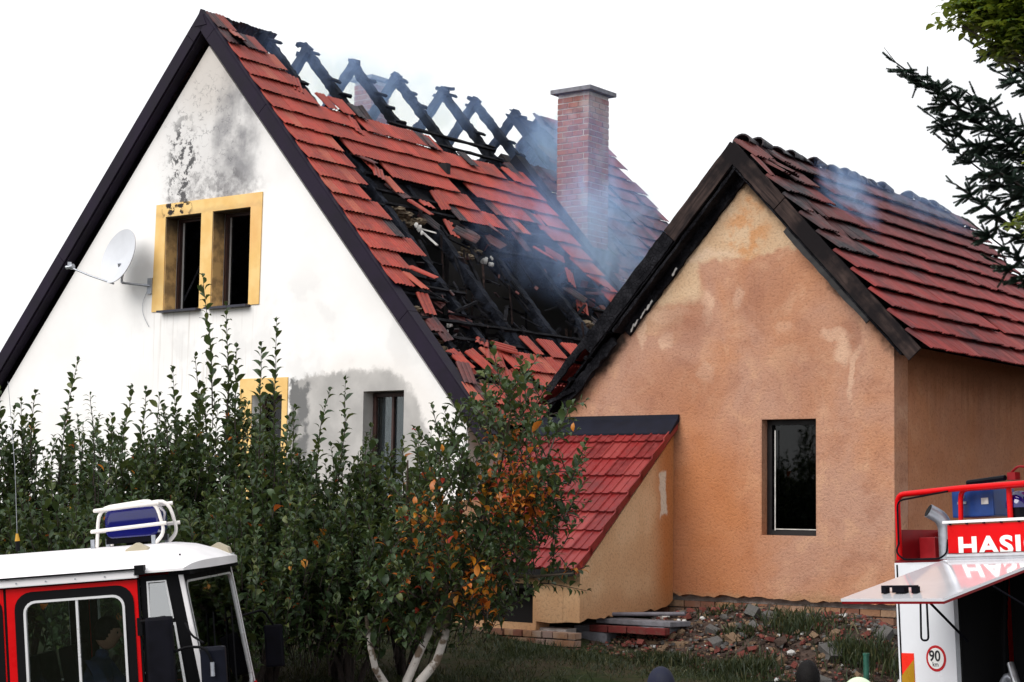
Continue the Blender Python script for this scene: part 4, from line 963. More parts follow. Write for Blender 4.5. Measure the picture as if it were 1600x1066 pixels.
# ================================================================== PEOPLE
def head_mesh(mb_rad=1.0):
    V = []; F = []; n, k = 26, 32
    for i in range(n+1):
        th = math.pi*i/n
        for j in range(k):
            ph = 2*math.pi*j/k; x = math.sin(th)*math.cos(ph); y = math.sin(th)*math.sin(ph); z = math.cos(th)
            rx, ry, rz = .098, .077, .122
            if z < 0: ry *= 1-.22*(-z); rx *= 1-.10*(-z)
            px, py, pz = x*rx, y*ry, z*rz
            front = max(0, x)**2
            px += .030*math.exp(-((y/.16)**2)-((z+.12)/.17)**2)*front         # nose
            px += .008*math.exp(-((z-.20)/.10)**2)*front                      # brow
            px -= .010*(math.exp(-(((abs(y)-.34)/.16)**2)-((z-.06)/.10)**2))*front   # eye sockets
            px += .007*math.exp(-((y/.30)**2)-((z+.50)/.07)**2)*front         # lips
            px += .012*math.exp(-((y/.35)**2)-((z+.85)/.15)**2)*max(0, x+.3)  # chin
            V.append((px, py, pz))
    for i in range(n):
        for j in range(k): F.append((i*k+j, i*k+(j+1) % k, (i+1)*k+(j+1) % k, (i+1)*k+j))
    return V, F
def person(label, loc, facing, joints_kw=None, hat=None, sit=False, top_mat='jacket', head_tilt=0.0, hair=True, zscale=1.0):
    P = empty('person', label, 'person', loc, (0, 0, facing))
    J = dict(pel=(0,0,.95), spi=(0,0,1.15), che=(.01,0,1.36), nek=(0,0,1.50), sk=(.015,0,1.58),
             shL=(0,.19,1.44), elL=(.02,.25,1.16), wrL=(.12,.22,.93), shR=(0,-.19,1.44), elR=(.02,-.25,1.16), wrR=(.12,-.22,.93),
             hiL=(0,.10,.90), knL=(.02,.11,.49), anL=(0,.11,.09), toL=(.18,.13,.04), hiR=(0,-.10,.90), knR=(.02,-.11,.49), anR=(0,-.11,.09), toR=(.18,-.13,.04))
    if joints_kw: J.update(joints_kw)
    E_ = [('pel','spi'),('spi','che'),('che','nek'),('nek','sk'),('che','shL'),('shL','elL'),('elL','wrL'),('che','shR'),('shR','elR'),('elR','wrR'),
          ('pel','hiL'),('hiL','knL'),('knL','anL'),('anL','toL'),('pel','hiR'),('hiR','knR'),('knR','anR'),('anR','toR')]
    rad = dict(pel=(.15,.12), spi=(.14,.11), che=(.15,.12), nek=(.062,.062), sk=(.056,.056), sh=(.07,.07), el=(.052,.052), wr=(.036,.036), hi=(.10,.10), kn=(.065,.065), an=(.05,.05), to=(.045,.035))
    names = list(J); me = bpy.data.meshes.new('body')
    me.from_pydata([J[k] for k in names], [(names.index(a), names.index(b)) for a, b in E_], [])
    o = link('body', me, P); sk = o.modifiers.new('skin', 'SKIN'); sk.use_smooth_shade = True
    for i, k in enumerate(names):
        r = rad.get(k) or rad.get(k[:2]); me.skin_vertices[0].data[i].radius = r
        me.skin_vertices[0].data[i].use_root = (k == 'pel')
    ss = o.modifiers.new('sub', 'SUBSURF'); ss.levels = 2; ss.render_levels = 2
    me.materials.append(M[top_mat])
    # hands: palm and five fingers
    for sd in ('L', 'R'):
        w = Vector(J['wr'+sd]); e = Vector(J['el'+sd]); d = (w-e).normalized(); s = 1 if sd == 'L' else -1
        side = d.cross(Vector((0, 0, 1))); side = side.normalized() if side.length > .2 else Vector((1, 0, 0)); nrm = side.cross(d).normalized()
        m = MB(); m.tube([w, w+d*.03, w+d*.085, w+d*.10], [.028, .038, .040, .030], 10)
        for f, (off, ln_) in enumerate(((-.030, .062), (-.010, .075), (.010, .070), (.028, .055))):
            b = w+d*.09+side*off; m.tube([b, b+d*ln_*.5-nrm*.008, b+d*ln_*.85-nrm*.028, b+d*ln_-nrm*.042], [.0095, .009, .008, .006], 7)
        b = w+d*.035+side*(-.034*1); m.tube([b, b+d*.03-side*.022-nrm*.008, b+d*.06-side*.026-nrm*.02], [.012, .010, .008], 7)
        m.build('hand', M['skin'], P, smooth=True)
    hc = Vector(J['sk'])+Vector((.022, 0, .115)); V, F = head_mesh(); me = bpy.data.meshes.new('head'); me.from_pydata(V, [], F); me.materials.append(M['skin'])
    me.polygons.foreach_set('use_smooth', [True]*len(me.polygons)); hd = link('head', me, P); hd.location = hc; hd.rotation_euler = (0, head_tilt, 0)
    for s in (1, -1):
        m = MB(); lump(m, (-.010, s*.074, -.005), .026, (.6, .3, 1.0), 2, random.Random(2)); m.build('ear', M['skin'], hd, smooth=True)
        m = MB(); bm = bmesh.new(); bmesh.ops.create_uvsphere(bm, u_segments=10, v_segments=8, radius=.0115); m.add([v.co+Vector((.080, s*.028, .010)) for v in bm.verts], [tuple(v.index for v in f.verts) for f in bm.faces]); bm.free(); m.build('eye', M['black'], hd, smooth=True)
    if hair:
        rg = random.Random(3); vs = []; fs = []; n, k = 18, 32
        for i in range(n+1):
            th = math.pi*.62*i/n
            for j in range(k):
                ph = 2*math.pi*j/k; x = math.sin(th)*math.cos(ph); y = math.sin(th)*math.sin(ph); z = math.cos(th)
                lim = -.45+1.05*min(.75, max(0, x+.05))
                sc = 1.085+rg.uniform(-.012, .016) if z > lim else 0.93
                vs.append((x*.098*sc-.003, y*.077*sc, z*.122*sc+.002))
        for i in range(n):
            for j in range(k): fs.append((i*k+j, i*k+(j+1) % k, (i+1)*k+(j+1) % k, (i+1)*k+j))
        MB().add(vs, fs).build('hair', M['hair'], hd, smooth=True)
    if hat:
        vs = []; fs = []; n, k = 14, 32; big = hat == 'helmet'
        for i in range(n+1):
            th = math.pi*.5*i/n
            for j in range(k):
                ph = 2*math.pi*j/k; q = 1.42 if big else 1.14
                ridge = .012*math.exp(-((math.sin(ph)*math.sin(th)/.18)**2)) if big else 0
                brim = (.028 if i == n else 0) if big else 0
                vs.append(((.098*q+brim)*math.sin(th)*math.cos(ph), (.080*q+brim)*math.sin(th)*math.sin(ph), (.122*(1.28 if big else 1.13)+ridge)*math.cos(th)+.02-(.01 if i == n else 0)))
        for i in range(n):
            for j in range(k): fs.append((i*k+j, i*k+(j+1) % k, (i+1)*k+(j+1) % k, (i+1)*k+j))
        m = MB().add(vs, fs)
        if not big: m.add([(.09, -.055, .025), (.17, -.035, .005), (.17, .035, .005), (.09, .055, .025), (.09, -.055, .018), (.17, -.035, -.002), (.17, .035, -.002), (.09, .055, .018)], [(0,1,2,3), (7,6,5,4), (0,4,5,1), (1,5,6,2), (2,6,7,3)])
        m.build('helmet' if big else 'cap', M['helmet' if big else 'cap'], hd, smooth=True)
    return P
person('dark-haired person in a navy jacket below the rubble heap', (2.12, 12.75, .06), R(95))
person('person in a pale green helmet standing beside the white and red truck', (2.43, 12.35, -0.07), R(150), hat='helmet', hair=False)
person('person in a navy cap standing below the lean-to', (1.08, 12.5, 0.0), R(120), hat='cap', hair=False)

# ================================================================== LEFT FIRE TRUCK (forward = +x, near side y = 0)
T1 = empty('fire_truck', 'red fire truck cab with white roof and a caged blue beacon', 'fire truck', (-2.6, 13.35, 0), (0, R(-5.2), R(-2)))
def rrect(x0, x1, z0, z1, r, n=5):
    o = []
    for cx, cz, a0 in ((x1-r, z0+r, -90), (x1-r, z1-r, 0), (x0+r, z1-r, 90), (x0+r, z0+r, 180)):
        for i in range(n+1): a = R(a0+90*i/n); o.append((cx+r*math.cos(a), cz+r*math.sin(a)))
    return o
def side_f(y): return lambda p: (p[0], y, p[1])
wx = [(-.80, -.02, 1.50, 2.285), (-1.86, -1.00, 1.50, 2.285)]
for yy, sgn in ((0.0, 1), (2.05, -1)):
    # doors with window opening
    for (x0, x1, wi) in ((-.915, .065, 0), (-1.95, -.935, 1)):
        a, b, c, d = wx[wi]
        dr = wall_panel([(x0, .95), (x1, .95), (x1, 2.365), (x0, 2.365)], [rrect(a-.045, b+.045, c-.04, d+.04, .12)], side_f(yy), side_f(yy+sgn*.05)).build('door', M['truck_red'], T1)
        wall_panel(rrect(a-.055, b+.055, c-.05, d+.05, .13), [rrect(a+.015, b-.015, c+.02, d-.02, .09)], side_f(yy-sgn*.006), side_f(yy+sgn*.03)).build('window_seal', M['rubber'], dr)
        wall_panel(rrect(a+.012, b-.012, c+.017, d-.017, .09), [rrect(a+.030, b-.030, c+.035, d-.035, .075)], side_f(yy-sgn*.014), side_f(yy+sgn*.02)).build('window_frame', M['chrome'], dr)
        MB().box(((a+b)/2+.02, yy+sgn*.002, (c+d)/2), (.018, .02, d-c-.06)).build('window_bar', M['chrome'], dr)
        MB().box(((a+b)/2, yy+sgn*.012, (c+d)/2), (b-a-.06, .004, d-c-.06)).build('pane', M['cab_glass'], dr)
    MB().box((.075, yy+sgn*.012, 1.66), (.012, .02, 1.42)).build('door_gap', M['rubber'], T1)
    MB().box((-.925, yy+sgn*.012, 1.66), (.012, .02, 1.42)).build('door_gap', M['rubber'], T1)
    # drip rail
    m = MB(); m.box((-1.45, yy-sgn*.02, 2.405), (3.06, .05, .055)); m.build('drip_rail', M['cab_white'], T1, bevel=.008)
    MB().box((-1.45, yy-sgn*.035, 2.442), (3.08, .06, .014)).build('gutter_seal', M['rubber'], T1)
    MB().box((.10, yy-sgn*.03, 2.435), (.07, .07, .07)).build('gutter_clip', M['rubber'], T1)
    # front corner pillar panel with quarter lights
    f0 = lambda p, y=yy, s=sgn: (.085+p[0], y+s*(.02+p[0]*.22), p[1]); f1 = lambda p, y=yy, s=sgn: (.085+p[0], y+s*(.06+p[0]*.22), p[1])
    cp = wall_panel([(0, .9), (.50, .9), (.275, 2.385), (0, 2.385)], [[(.045, 2.06), (.225, 2.06), (.185, 2.345), (.045, 2.345)], [(.05, 1.45), (.30, 1.45), (.235, 2.03), (.05, 2.03)]], f0, f1).build('corner_pillar', M['rubber'], T1)
    g0 = lambda p, y=yy, s=sgn: (.085+p[0], y+s*(.012+p[0]*.22), p[1]); g1 = lambda p, y=yy, s=sgn: (.085+p[0], y+s*(.025+p[0]*.22), p[1])
    for Pq in ([(.045, 2.06), (.225, 2.06), (.185, 2.345), (.045, 2.345)], [(.05, 1.45), (.30, 1.45), (.235, 2.03), (.05, 2.03)]):
        cx = sum(p[0] for p in Pq)/4; cz = sum(p[1] for p in Pq)/4; inn = [((p[0]-cx)*.84+cx, (p[1]-cz)*.93+cz) for p in Pq]
        wall_panel(Pq, [inn], g0, g1).build('window_frame', M['chrome'], cp)
        MB().prism(inn, lambda p, y=yy, s=sgn: (.085+p[0], y+s*(.010+p[0]*.22+(p[1]-2.06)*.13*(Pq[0][1] > 2)), p[1]), lambda p, y=yy, s=sgn: (.085+p[0], y+s*(.016+p[0]*.22+(p[1]-2.06)*.13*(Pq[0][1] > 2)), p[1])).build('pane', M['glass_q'] if Pq[0][1] > 2 else M['cab_glass'], cp)
    MB().beam((.375, yy+sgn*.085, 2.38), (.52, yy+sgn*.085, 1.40), .032, .032).build('windscreen_pillar', M['cab_white'], T1)
    MB().beam((.52, yy+sgn*.085, 1.40), (.58, yy+sgn*.085, .95), .05, .05).build('lower_pillar', M['truck_red'], T1)
def wf(p, o=0.0): return (.375+(2.38-p[1])*.148+o, p[0], p[1])
WS = [(.115, 1.36), (1.935, 1.36), (1.935, 2.34), (.115, 2.34)]
ws = wall_panel([(.10, 1.34), (1.95, 1.34), (1.95, 2.38), (.10, 2.38)], [rrect(.15, 1.90, 1.40, 2.325, .06)], lambda p: wf(p, .012), lambda p: wf(p, -.01)).build('windscreen', M['rubber'], T1)
wall_panel(rrect(.145, 1.905, 1.395, 2.33, .06), [rrect(.160, 1.890, 1.41, 2.315, .06)], lambda p: wf(p, .018), lambda p: wf(p, .0)).build('windscreen_trim', M['chrome'], ws)
MB().prism(rrect(.150, 1.90, 1.40, 2.325, .06), lambda p: wf(p, .004), lambda p: wf(p, 0)).build('pane', M['glass_ws'], ws)
for y_ in (.35, 1.1): MB().beam(wf((y_, 1.42), .03), wf((y_+.45, 2.05), .03), .012, .012).build('wiper', M['rubber'], ws)
MB().box((.62, 1.025, 1.10), (.10, 1.9, .52)).build('front_panel', M['truck_red'], T1, bevel=.03)
MB().box((.62, 1.025, .62), (.22, 2.1, .26)).build('bumper', M['cab_white'], T1, bevel=.02)
for y_ in (.3, 1.75): m = MB(); m.tube([(.60, y_, .92), (.70, y_, .92)], .10, 18); m.build('headlight', M['chrome'], T1)
# roof dome
vs = []; fs = []; nx_, ny_ = 26, 16
for i in range(nx_+1):
    for j in range(ny_+1):
        x = -3.0+3.52*i/nx_; yv = -.02+2.09*j/ny_; a = abs(yv-1.025)/1.045
        ex = max(0, (x-.05)/.47); hgt = .160*(1-a**2.6)*(1-ex**2.2*.92)+.035*(1-a**8)
        xx = x-.10*a**3*(1 if x > .2 else 0); vs.append((xx, yv, 2.425+hgt))
n0 = len(vs); vs += [(v[0], v[1], 2.408) for v in vs]
for i in range(nx_):
    for j in range(ny_): k = i*(ny_+1)+j; fs.append((k, k+1, k+ny_+2, k+ny_+1)); fs.append((n0+k, n0+k+ny_+1, n0+k+ny_+2, n0+k+1))
for i in range(nx_):
    for j in (0, ny_): k = i*(ny_+1)+j; fs.append((k, k+ny_+1, n0+k+ny_+1, n0+k))
for j in range(ny_):
    for i in (0, nx_): k = i*(ny_+1)+j; fs.append((k, k+1, n0+k+1, n0+k))
roof = MB().add(vs, fs).build('cab_roof', M['cab_white'], T1, smooth=True)
MB().box((.37, 1.02, 2.388), (.16, 1.92, .025)).build('brow_seal', M['rubber'], T1)
for (x, y) in ((-.02, .45), (.38, 1.55)):
    m = MB(); m.prism([(-.10, 0), (.10, 0), (.085, .055), (.0, .10), (-.085, .055)], lambda p: (x+p[0], y-.06, 2.535+p[1]-(.05 if x > .2 else 0)), lambda p: (x+p[0], y+.06, 2.535+p[1]-(.05 if x > .2 else 0)))
    v_ = m.build('roof_vent', M['beige'], T1, bevel=.006); MB().box((x, y, 2.54-(.06 if x > .2 else 0)), (.22, .16, .02)).build('vent_base', M['chrome'], v_)
# beacon in its cage
bc = MB(); rr = rrect(-.37, .06, 2.675, 2.865, .06)
bc.prism(rr, lambda p: (p[0], .84, p[1]), lambda p: (p[0], 1.16, p[1])); bcn = bc.build('beacon', M['blue_lens'], T1, smooth=True, bevel=.02)
MB().box((-.16, 1.0, 2.665), (.42, .30, .045)).build('beacon_base', M['black'], bcn)
MB().box((-.16, 1.0, 2.63), (.14, .14, .05)).build('beacon_foot', M['rubber'], bcn)
def arc(pts, n=4, r=.08):
    """round the corners of a polyline"""
    pts = [Vector(p) for p in pts]; o = [pts[0]]
    for a, b, c in zip(pts, pts[1:], pts[2:]):
        d1 = (a-b).normalized(); d2 = (c-b).normalized(); rr_ = min(r, (a-b).length*.45, (c-b).length*.45)
        p, q = b+d1*rr_, b+d2*rr_
        for i in range(n+1): t = i/n; o.append(p*(1-t)**2+b*2*t*(1-t)+q*t*t)
    return o+[pts[-1]]
for y_ in (.76, 1.22): MB().tube(arc([(-.42, y_, 2.63), (-.39, y_, 2.87), (.06, y_, 2.90), (.12, y_, 2.69), (.03, y_, 2.62)], r=.09), .014, 8).build('cage_hoop', M['cage'], bcn, smooth=True)
for z_, x0, x1 in ((2.73, -.45, .14), (2.86, -.42, .09)):
    MB().tube([(x0, .745, z_), (x1, .745, z_+.02)], .012, 8).build('cage_bar', M['cage'], bcn, smooth=True)
    MB().tube([(x0, 1.235, z_), (x1, 1.235, z_+.02)], .012, 8).build('cage_bar', M['cage'], bcn, smooth=True)
    MB().tube([(x0, .74, z_), (x0, 1.24, z_)], .012, 8).build('cage_bar', M['cage'], bcn, smooth=True)
for x_, y_ in ((.06, .76), (.06, 1.22), (-.42, .76), (-.42, 1.22)): MB().box((x_-.03, y_, 2.63), (.03, .03, .10)).build('cage_foot', M['galv'], bcn)
bcn.scale = (1, 1, 1.24); bcn.location = (0, 0, -.24*2.60-.015)
m = MB(); m.tube([(-1.12, 1.0, 2.64), (-1.12, 1.0, 2.72)], .018, 8); m.build('aerial_base', M['rubber'], T1)
MB().tube([(-1.12, 1.0, 2.72), (-1.12, 1.0, 2.78)], [.022, .010], 8).build('aerial_collar', M['refl_yel'], T1)
MB().tube([(-1.12, 1.0, 2.78), (-1.11, 1.0, 3.3), (-1.13, 1.0, 4.0)], .0025, 5).build('aerial_whip', M['galv'], T1)
for k in range(14): MB().tube([(-2.8+.22*k, -.046, 2.405), (-2.8+.22*k, -.052, 2.405)], .006, 8).build('rivet', M['galv'], T1)
for k in range(5): MB().tube([(-.35+.17*k, .30, 2.528-.012*max(0, k-3)), (-.35+.17*k, .30, 2.540-.012*max(0, k-3))], .007, 8).build('rivet', M['black'], T1)
MB().prism([(-.93+.035*math.cos(k*.524), .18+.03*math.sin(k*.524)) for k in range(12)], lambda p: (p[0], p[1], 2.500+(p[1]-.18)*.35), lambda p: (p[0], p[1], 2.512+(p[1]-.18)*.35)).build('purple_mark', simple('purple_paint', (.12, .01, .16), .5), T1)
# mirrors
mr_ = MB().box((.26, -.20, 1.83), (.20, .07, .52)).build('mirror', M['black'], T1, bevel=.025)
MB().tube(arc([(.09, -.02, 2.06), (.11, -.14, 2.06), (.33, -.20, 2.09), (.36, -.20, 1.6)], r=.05), .011, 8).build('mirror_arm', M['rubber'], mr_, smooth=True)
mr2 = MB().box((.64, -.20, 1.70), (.19, .06, .30)).build('mirror', M['mirror_back'], T1, bevel=.03)
MB().tube(arc([(.36, -.20, 1.83), (.45, -.20, 1.86), (.60, -.27, 1.85), (.64, -.25, 1.74)], r=.06), .010, 8).build('mirror_arm', M['rubber'], mr2, smooth=True)
MB().tube(arc([(.40, .02, 2.02), (.47, -.10, 1.93), (.58, -.22, 1.88)], r=.06), .008, 8).build('mirror_arm', M['rubber'], mr2, smooth=True)
MB().tube([(.64, -.255, 1.74), (.64, -.255, 1.64)], .016, 8).build('mirror_clamp', M['galv'], mr2, smooth=True)
mr3 = MB().box((.66, 2.30, 1.66), (.16, .06, .36)).build('mirror', M['black'], T1, bevel=.02)
MB().tube(arc([(.45, 2.0, 1.95), (.60, 2.2, 1.98), (.66, 2.3, 1.84)], r=.05), .010, 8).build('mirror_arm', M['rubber'], mr3, smooth=True)
# door hinge
for z_ in (2.02, 1.35): MB().box((.075, -.02, z_), (.035, .04, .13)).build('hinge', M['rubber'], T1)
# cab insides, body and wheels
MB().box((-1.40, 1.025, .90), (3.2, 1.95, .10)).build('cab_floor', M['black'], T1)
MB().box((.40, 1.0, 1.42), (.22, 1.8, .16)).build('dashboard', M['black'], T1, bevel=.03)
m = MB(); c_ = Vector((.18, .62, 1.55)); ring = []
for k in range(24): a = 2*math.pi*k/24; ring.append(c_+Vector((math.cos(a)*.08, math.sin(a)*.21, math.cos(a)*.19)))
m.tube(ring, .013, 6, closed=True); m.tube([c_, (.34, .62, 1.40)], .02, 6); m.build('steering_wheel', M['black'], T1)
for y_ in (.55, 1.45):
    st_ = MB().box((-.52, y_, 1.14), (.50, .5, .16)).build('seat', M['black'], T1, bevel=.03)
    MB().box((-.80, y_, 1.50), (.12, .48, .70), Euler((0, R(-8), 0)).to_matrix()).build('seat_back', M['black'], st_, bevel=.03)
MB().box((-.93, 1.99, 1.65), (.16, .03, 1.4)).build('door_lining', M['black'], T1)
MB().box((.06, 1.99, 1.65), (.12, .03, 1.4)).build('door_lining', M['black'], T1)
MB().box((-1.97, 1.025, 1.65), (.05, 2.0, 1.45)).build('cab_rear_wall', M['truck_red'], T1)
MB().box((-4.4, 1.025, 1.75), (4.7, 2.2, 1.75)).build('body', M['truck_red'], T1, bevel=.03)
MB().box((-2.6, 1.025, .74), (6.6, .9, .22)).build('chassis', M['rubber'], T1)
def wheel(parent, x, y, z, r=.46, w=.26):
    m = MB(); m.tube([(x, y-w/2, z), (x, y-w/2+.03, z), (x, y+w/2-.03, z), (x, y+w/2, z)], [r-.06, r, r, r-.06], 28); o = m.build('wheel', M['rubber'], parent)
    MB().tube([(x, y-w/2-.01, z), (x, y+w/2+.01, z)], r*.55, 20).build('rim', M['alu'], o)
for x_ in (-.45, -3.4):
    for y_ in (.15, 1.9): wheel(T1, x_, y_, .44+(-x_*-.0))
# driver (seated in the cab, looking ahead)
ml = T1.matrix_basis
dl = Matrix.Translation((-2.6, 13.35, 0)) @ Euler((0, R(-5.2), R(-2))).to_matrix().to_4x4() @ Vector((-.50, .50, .32))
person('driver in a dark blue jacket seated inside the red truck cab', dl, R(-2), hat=None,
       joints_kw=dict(pel=(0,0,.95), spi=(-.03,0,1.14), che=(-.03,0,1.34), nek=(.0,0,1.47), sk=(.02,0,1.54), shL=(-.02,.19,1.41), elL=(.16,.25,1.18), wrL=(.42,.16,1.24), shR=(-.02,-.19,1.41), elR=(.16,-.25,1.18), wrR=(.42,-.10,1.24),
                      hiL=(.06,.10,.92), knL=(.48,.13,.96), anL=(.58,.13,.62), toL=(.74,.13,.60), hiR=(.06,-.10,.92), knR=(.48,-.13,.96), anR=(.58,-.13,.62), toR=(.74,-.13,.60)))

# ================================================================== RIGHT FIRE TRUCK (rear face x = 0, forward = +x, near side = -y)
T2 = empty('rescue_truck', 'white and red fire truck seen from behind with raised rear flap and red lettered board', 'fire truck', (3.232, 14.658, -0.054), (R(-3.0), 0, R(34.804)))
W_ = 2.4
def rf(x): return lambda p: (x, p[0], p[1])
pan = wall_panel([(-W_, .75), (0, .75), (0, 2.575), (-W_, 2.575)], [[(-1.74, .85), (-.605, .85), (-.605, 2.53), (-1.74, 2.53)]], rf(0), rf(.05)).build('rear_panel', M['truck_white'], T2)
MB().box((-.004, -.030, 1.66), (.006, .012, 1.8)).build('panel_seam', M['rubber'], pan)
MB().box((3.1, -.025, 1.66), (6.1, .05, 1.81)).build('side_panel', M['truck_white'], T2)
MB().box((3.1, -W_+.025, 1.66), (6.1, .05, 1.81)).build('side_panel', M['truck_white'], T2)
MB().box((3.1, -.02, 2.71), (6.1, .04, .27)).build('upper_side', M['truck_dred'], T2)
MB().box((3.1, -W_+.02, 2.71), (6.1, .04, .27)).build('upper_side', M['truck_dred'], T2)
MB().box((3.3, -W_/2, 2.60), (5.7, W_-.1, .04)).build('deck', M['alu'], T2)
MB().box((.24, -.31, 2.585), (.46, .52, .02)).build('corner_deck', M['alu'], T2)
MB().box((.50, -.31, 2.71), (.03, .53, .235)).build('corner_back', M['truck_dred'], T2)
MB().box((.34, -.17, 2.69), (.26, .17, .18)).build('corner_box', M['truck_dred'], T2, bevel=.01)
MB().box((.015, -.29, 2.585), (.03, .56, .02)).build('corner_lip', M['truck_dred'], T2)
brd = MB().box((.02, -1.24, 2.735), (.04, 1.32, .255)).build('letter_board', M['truck_red'], T2)
MB().box((.27, -.585, 2.735), (.46, .03, .255)).build('board_return', M['truck_dred'], T2)
MB().box((.02, -2.15, 2.735), (.04, .50, .255)).build('letter_board', M['truck_dred'], T2)
m = MB(); m.tube([(-.025, -.60, 2.61), (-.025, -1.82, 2.61)], .026, 12); m.build('hinge_rail', M['alu'], T2, smooth=True)
MB().box((.0, -1.21, 2.625), (.05, 1.22, .03)).build('hinge_channel', M['black'], T2)
MB().box((.01, -1.25, 2.885), (.07, 1.40, .022)).build('top_rail', M['cab_white'], T2, bevel=.004)
for k in range(8): MB().box((-.012, -.62-.17*k, 2.868), (.012, .02, .014)).build('rail_stud', M['black'], T2)
def text(body, size, mat, parent, loc, name='lettering', xs=1.0, offset=0.0, th=.002, sp=1.0):
    cu = bpy.data.curves.new(name, 'FONT'); cu.body = body; cu.size = size; cu.offset = offset; cu.extrude = th/2; cu.align_x = 'LEFT'; cu.space_character = sp; cu.resolution_u = 4
    to = bpy.data.objects.new('tmp', cu); COL.objects.link(to); bpy.context.view_layer.update()
    me = bpy.data.meshes.new_from_object(to.evaluated_get(bpy.context.evaluated_depsgraph_get())); bpy.data.objects.remove(to); me.name = name
    # text plane x->-y (to the right seen from behind the truck), y->z
    for v in me.vertices: x, y, z = v.co; v.co = (loc[0]-z, loc[1]-x*xs, loc[2]+y)
    me.materials.clear(); me.materials.append(mat); return link(name, me, parent)
text('HASIČI', .192, M['letter'], brd, (-.003, -.678, 2.628), xs=1.46, offset=.007, sp=1.10)
# flap, raised and drooping outwards
fo = Vector((-1.09, .07, -.285)); h0 = Vector((-.03, -.555, 2.59)); h1 = Vector((-.03, -1.57, 2.59)); nrm_ = Vector((-.285, 0, 1.09)).normalized()
vs = []
for b in (h0, h1, h1+fo, h0+fo): vs.append(b); 
vs = [v for v in vs]+[v-nrm_*.022 for v in vs]
fl = MB().add(vs, [(0,1,2,3), (7,6,5,4), (0,4,5,1), (1,5,6,2), (2,6,7,3), (3,7,4,0)]).build('flap', M['flap_white'], T2)
vs2 = [v-nrm_*.0235 for v in (h0, h1, h1+fo, h0+fo)]; cc = sum(vs2, Vector())/4; vs2 = [cc+(v-cc)*.995 for v in vs2]; vs2 += [v-nrm_*.018 for v in vs2]
MB().add(vs2, [(0,1,2,3), (7,6,5,4), (0,4,5,1), (1,5,6,2), (2,6,7,3), (3,7,4,0)]).build('flap_liner', M['truck_dred'], fl)
hc_ = h0.lerp(h1, .47)+fo*.87; hd_ = MB()
e1 = (h1-h0).normalized()
for k in (-.15, 0, .15): hd_.box(hc_+e1*k+nrm_*.025, (.045, .045, .05))
hd_.beam(hc_-e1*.17+nrm_*.052, hc_+e1*.17+nrm_*.052, .035, .016); hd_.box(hc_+nrm_*.03, (.05, .12, .05)); hd_.build('handle', M['black'], fl)
b = h0.lerp(h1, .78)+fo*.97-nrm_*.03
MB().tube(arc([b+e1*-.03, b+e1*-.04+Vector((0, 0, -.28)), b+e1*.03+Vector((0, 0, -.28)), b+e1*.03], r=.03), .008, 6).build('pull_strap', M['black'], fl)
b = h1+fo*.55-nrm_*.05; MB().tube([b, b.lerp(Vector((.08, -1.70, 2.0)), .4)], .008, 8).tube([b.lerp(Vector((.08, -1.70, 2.0)), .4), Vector((.08, -1.70, 2.0))], .014, 8).build('gas_strut', M['black'], T2)
b = h0+fo*.62-nrm_*.05; MB().tube([b, Vector((.03, -.655, 2.28)).lerp(b, .5)], .006, 8).tube([Vector((.03, -.655, 2.28)).lerp(b, .5), Vector((.04, -.70, 1.95))], .011, 8).build('gas_strut', M['black'], T2)
# speed disc
m = MB(); pts = [(math.cos(2*math.pi*k/40), math.sin(2*math.pi*k/40)) for k in range(40)]
sc = (-.400, 1.815)
m.prism(pts, lambda p: (-.003, sc[0]+p[0]*.103, sc[1]+p[1]*.103), lambda p: (.0, sc[0]+p[0]*.103, sc[1]+p[1]*.103)); disc = m.build('speed_disc', M['sign_red'], T2)
MB().prism(pts, lambda p: (-.0055, sc[0]+p[0]*.082, sc[1]+p[1]*.082), lambda p: (-.0032, sc[0]+p[0]*.082, sc[1]+p[1]*.082)).build('disc_face', M['letter'], disc)
text('90', .118, M['ink'], disc, (-.0065, -.330, 1.795), 'numerals', xs=1.02, offset=.002); text('km', .052, M['ink'], disc, (-.0065, -.363, 1.752), 'lettering', xs=1.0)
# warning stripes
mk_ = MB().box((-.003, -.100, 1.475), (.004, .135, .75)).build('warning_strip', M['refl_red'], T2)
for k in range(3):
    z = 1.78-k*.30; m = MB()
    m.prism([(-.032, z+.02-.13), (-.168, z+.02+.0), (-.168, z-.15), (-.032, z-.28)] if k < 2 else [(-.032, z+.02-.13), (-.168, z+.02), (-.168, z-.07), (-.032, z-.07)], lambda p: (-.0075, p[0], p[1]), lambda p: (-.0055, p[0], p[1])); m.build('stripe', M['refl_yel'], mk_)
# exhaust stack
m = MB(); pts = [(.10, -.47, 2.585), (.10, -.47, 2.86), (.075, -.45, 2.93), (-.01, -.40, 2.985)]
m.tube(arc(pts, r=.06, n=3), .058, 18); m.build('exhaust_stack', M['galv'], T2, smooth=True)
q = Vector((-.01, -.40, 2.985)); d = (Vector((-.01, -.40, 2.985))-Vector((.075, -.45, 2.93))).normalized()
MB().tube([q, q+d*.004], .052, 18).build('exhaust_bore', M['void'], T2)
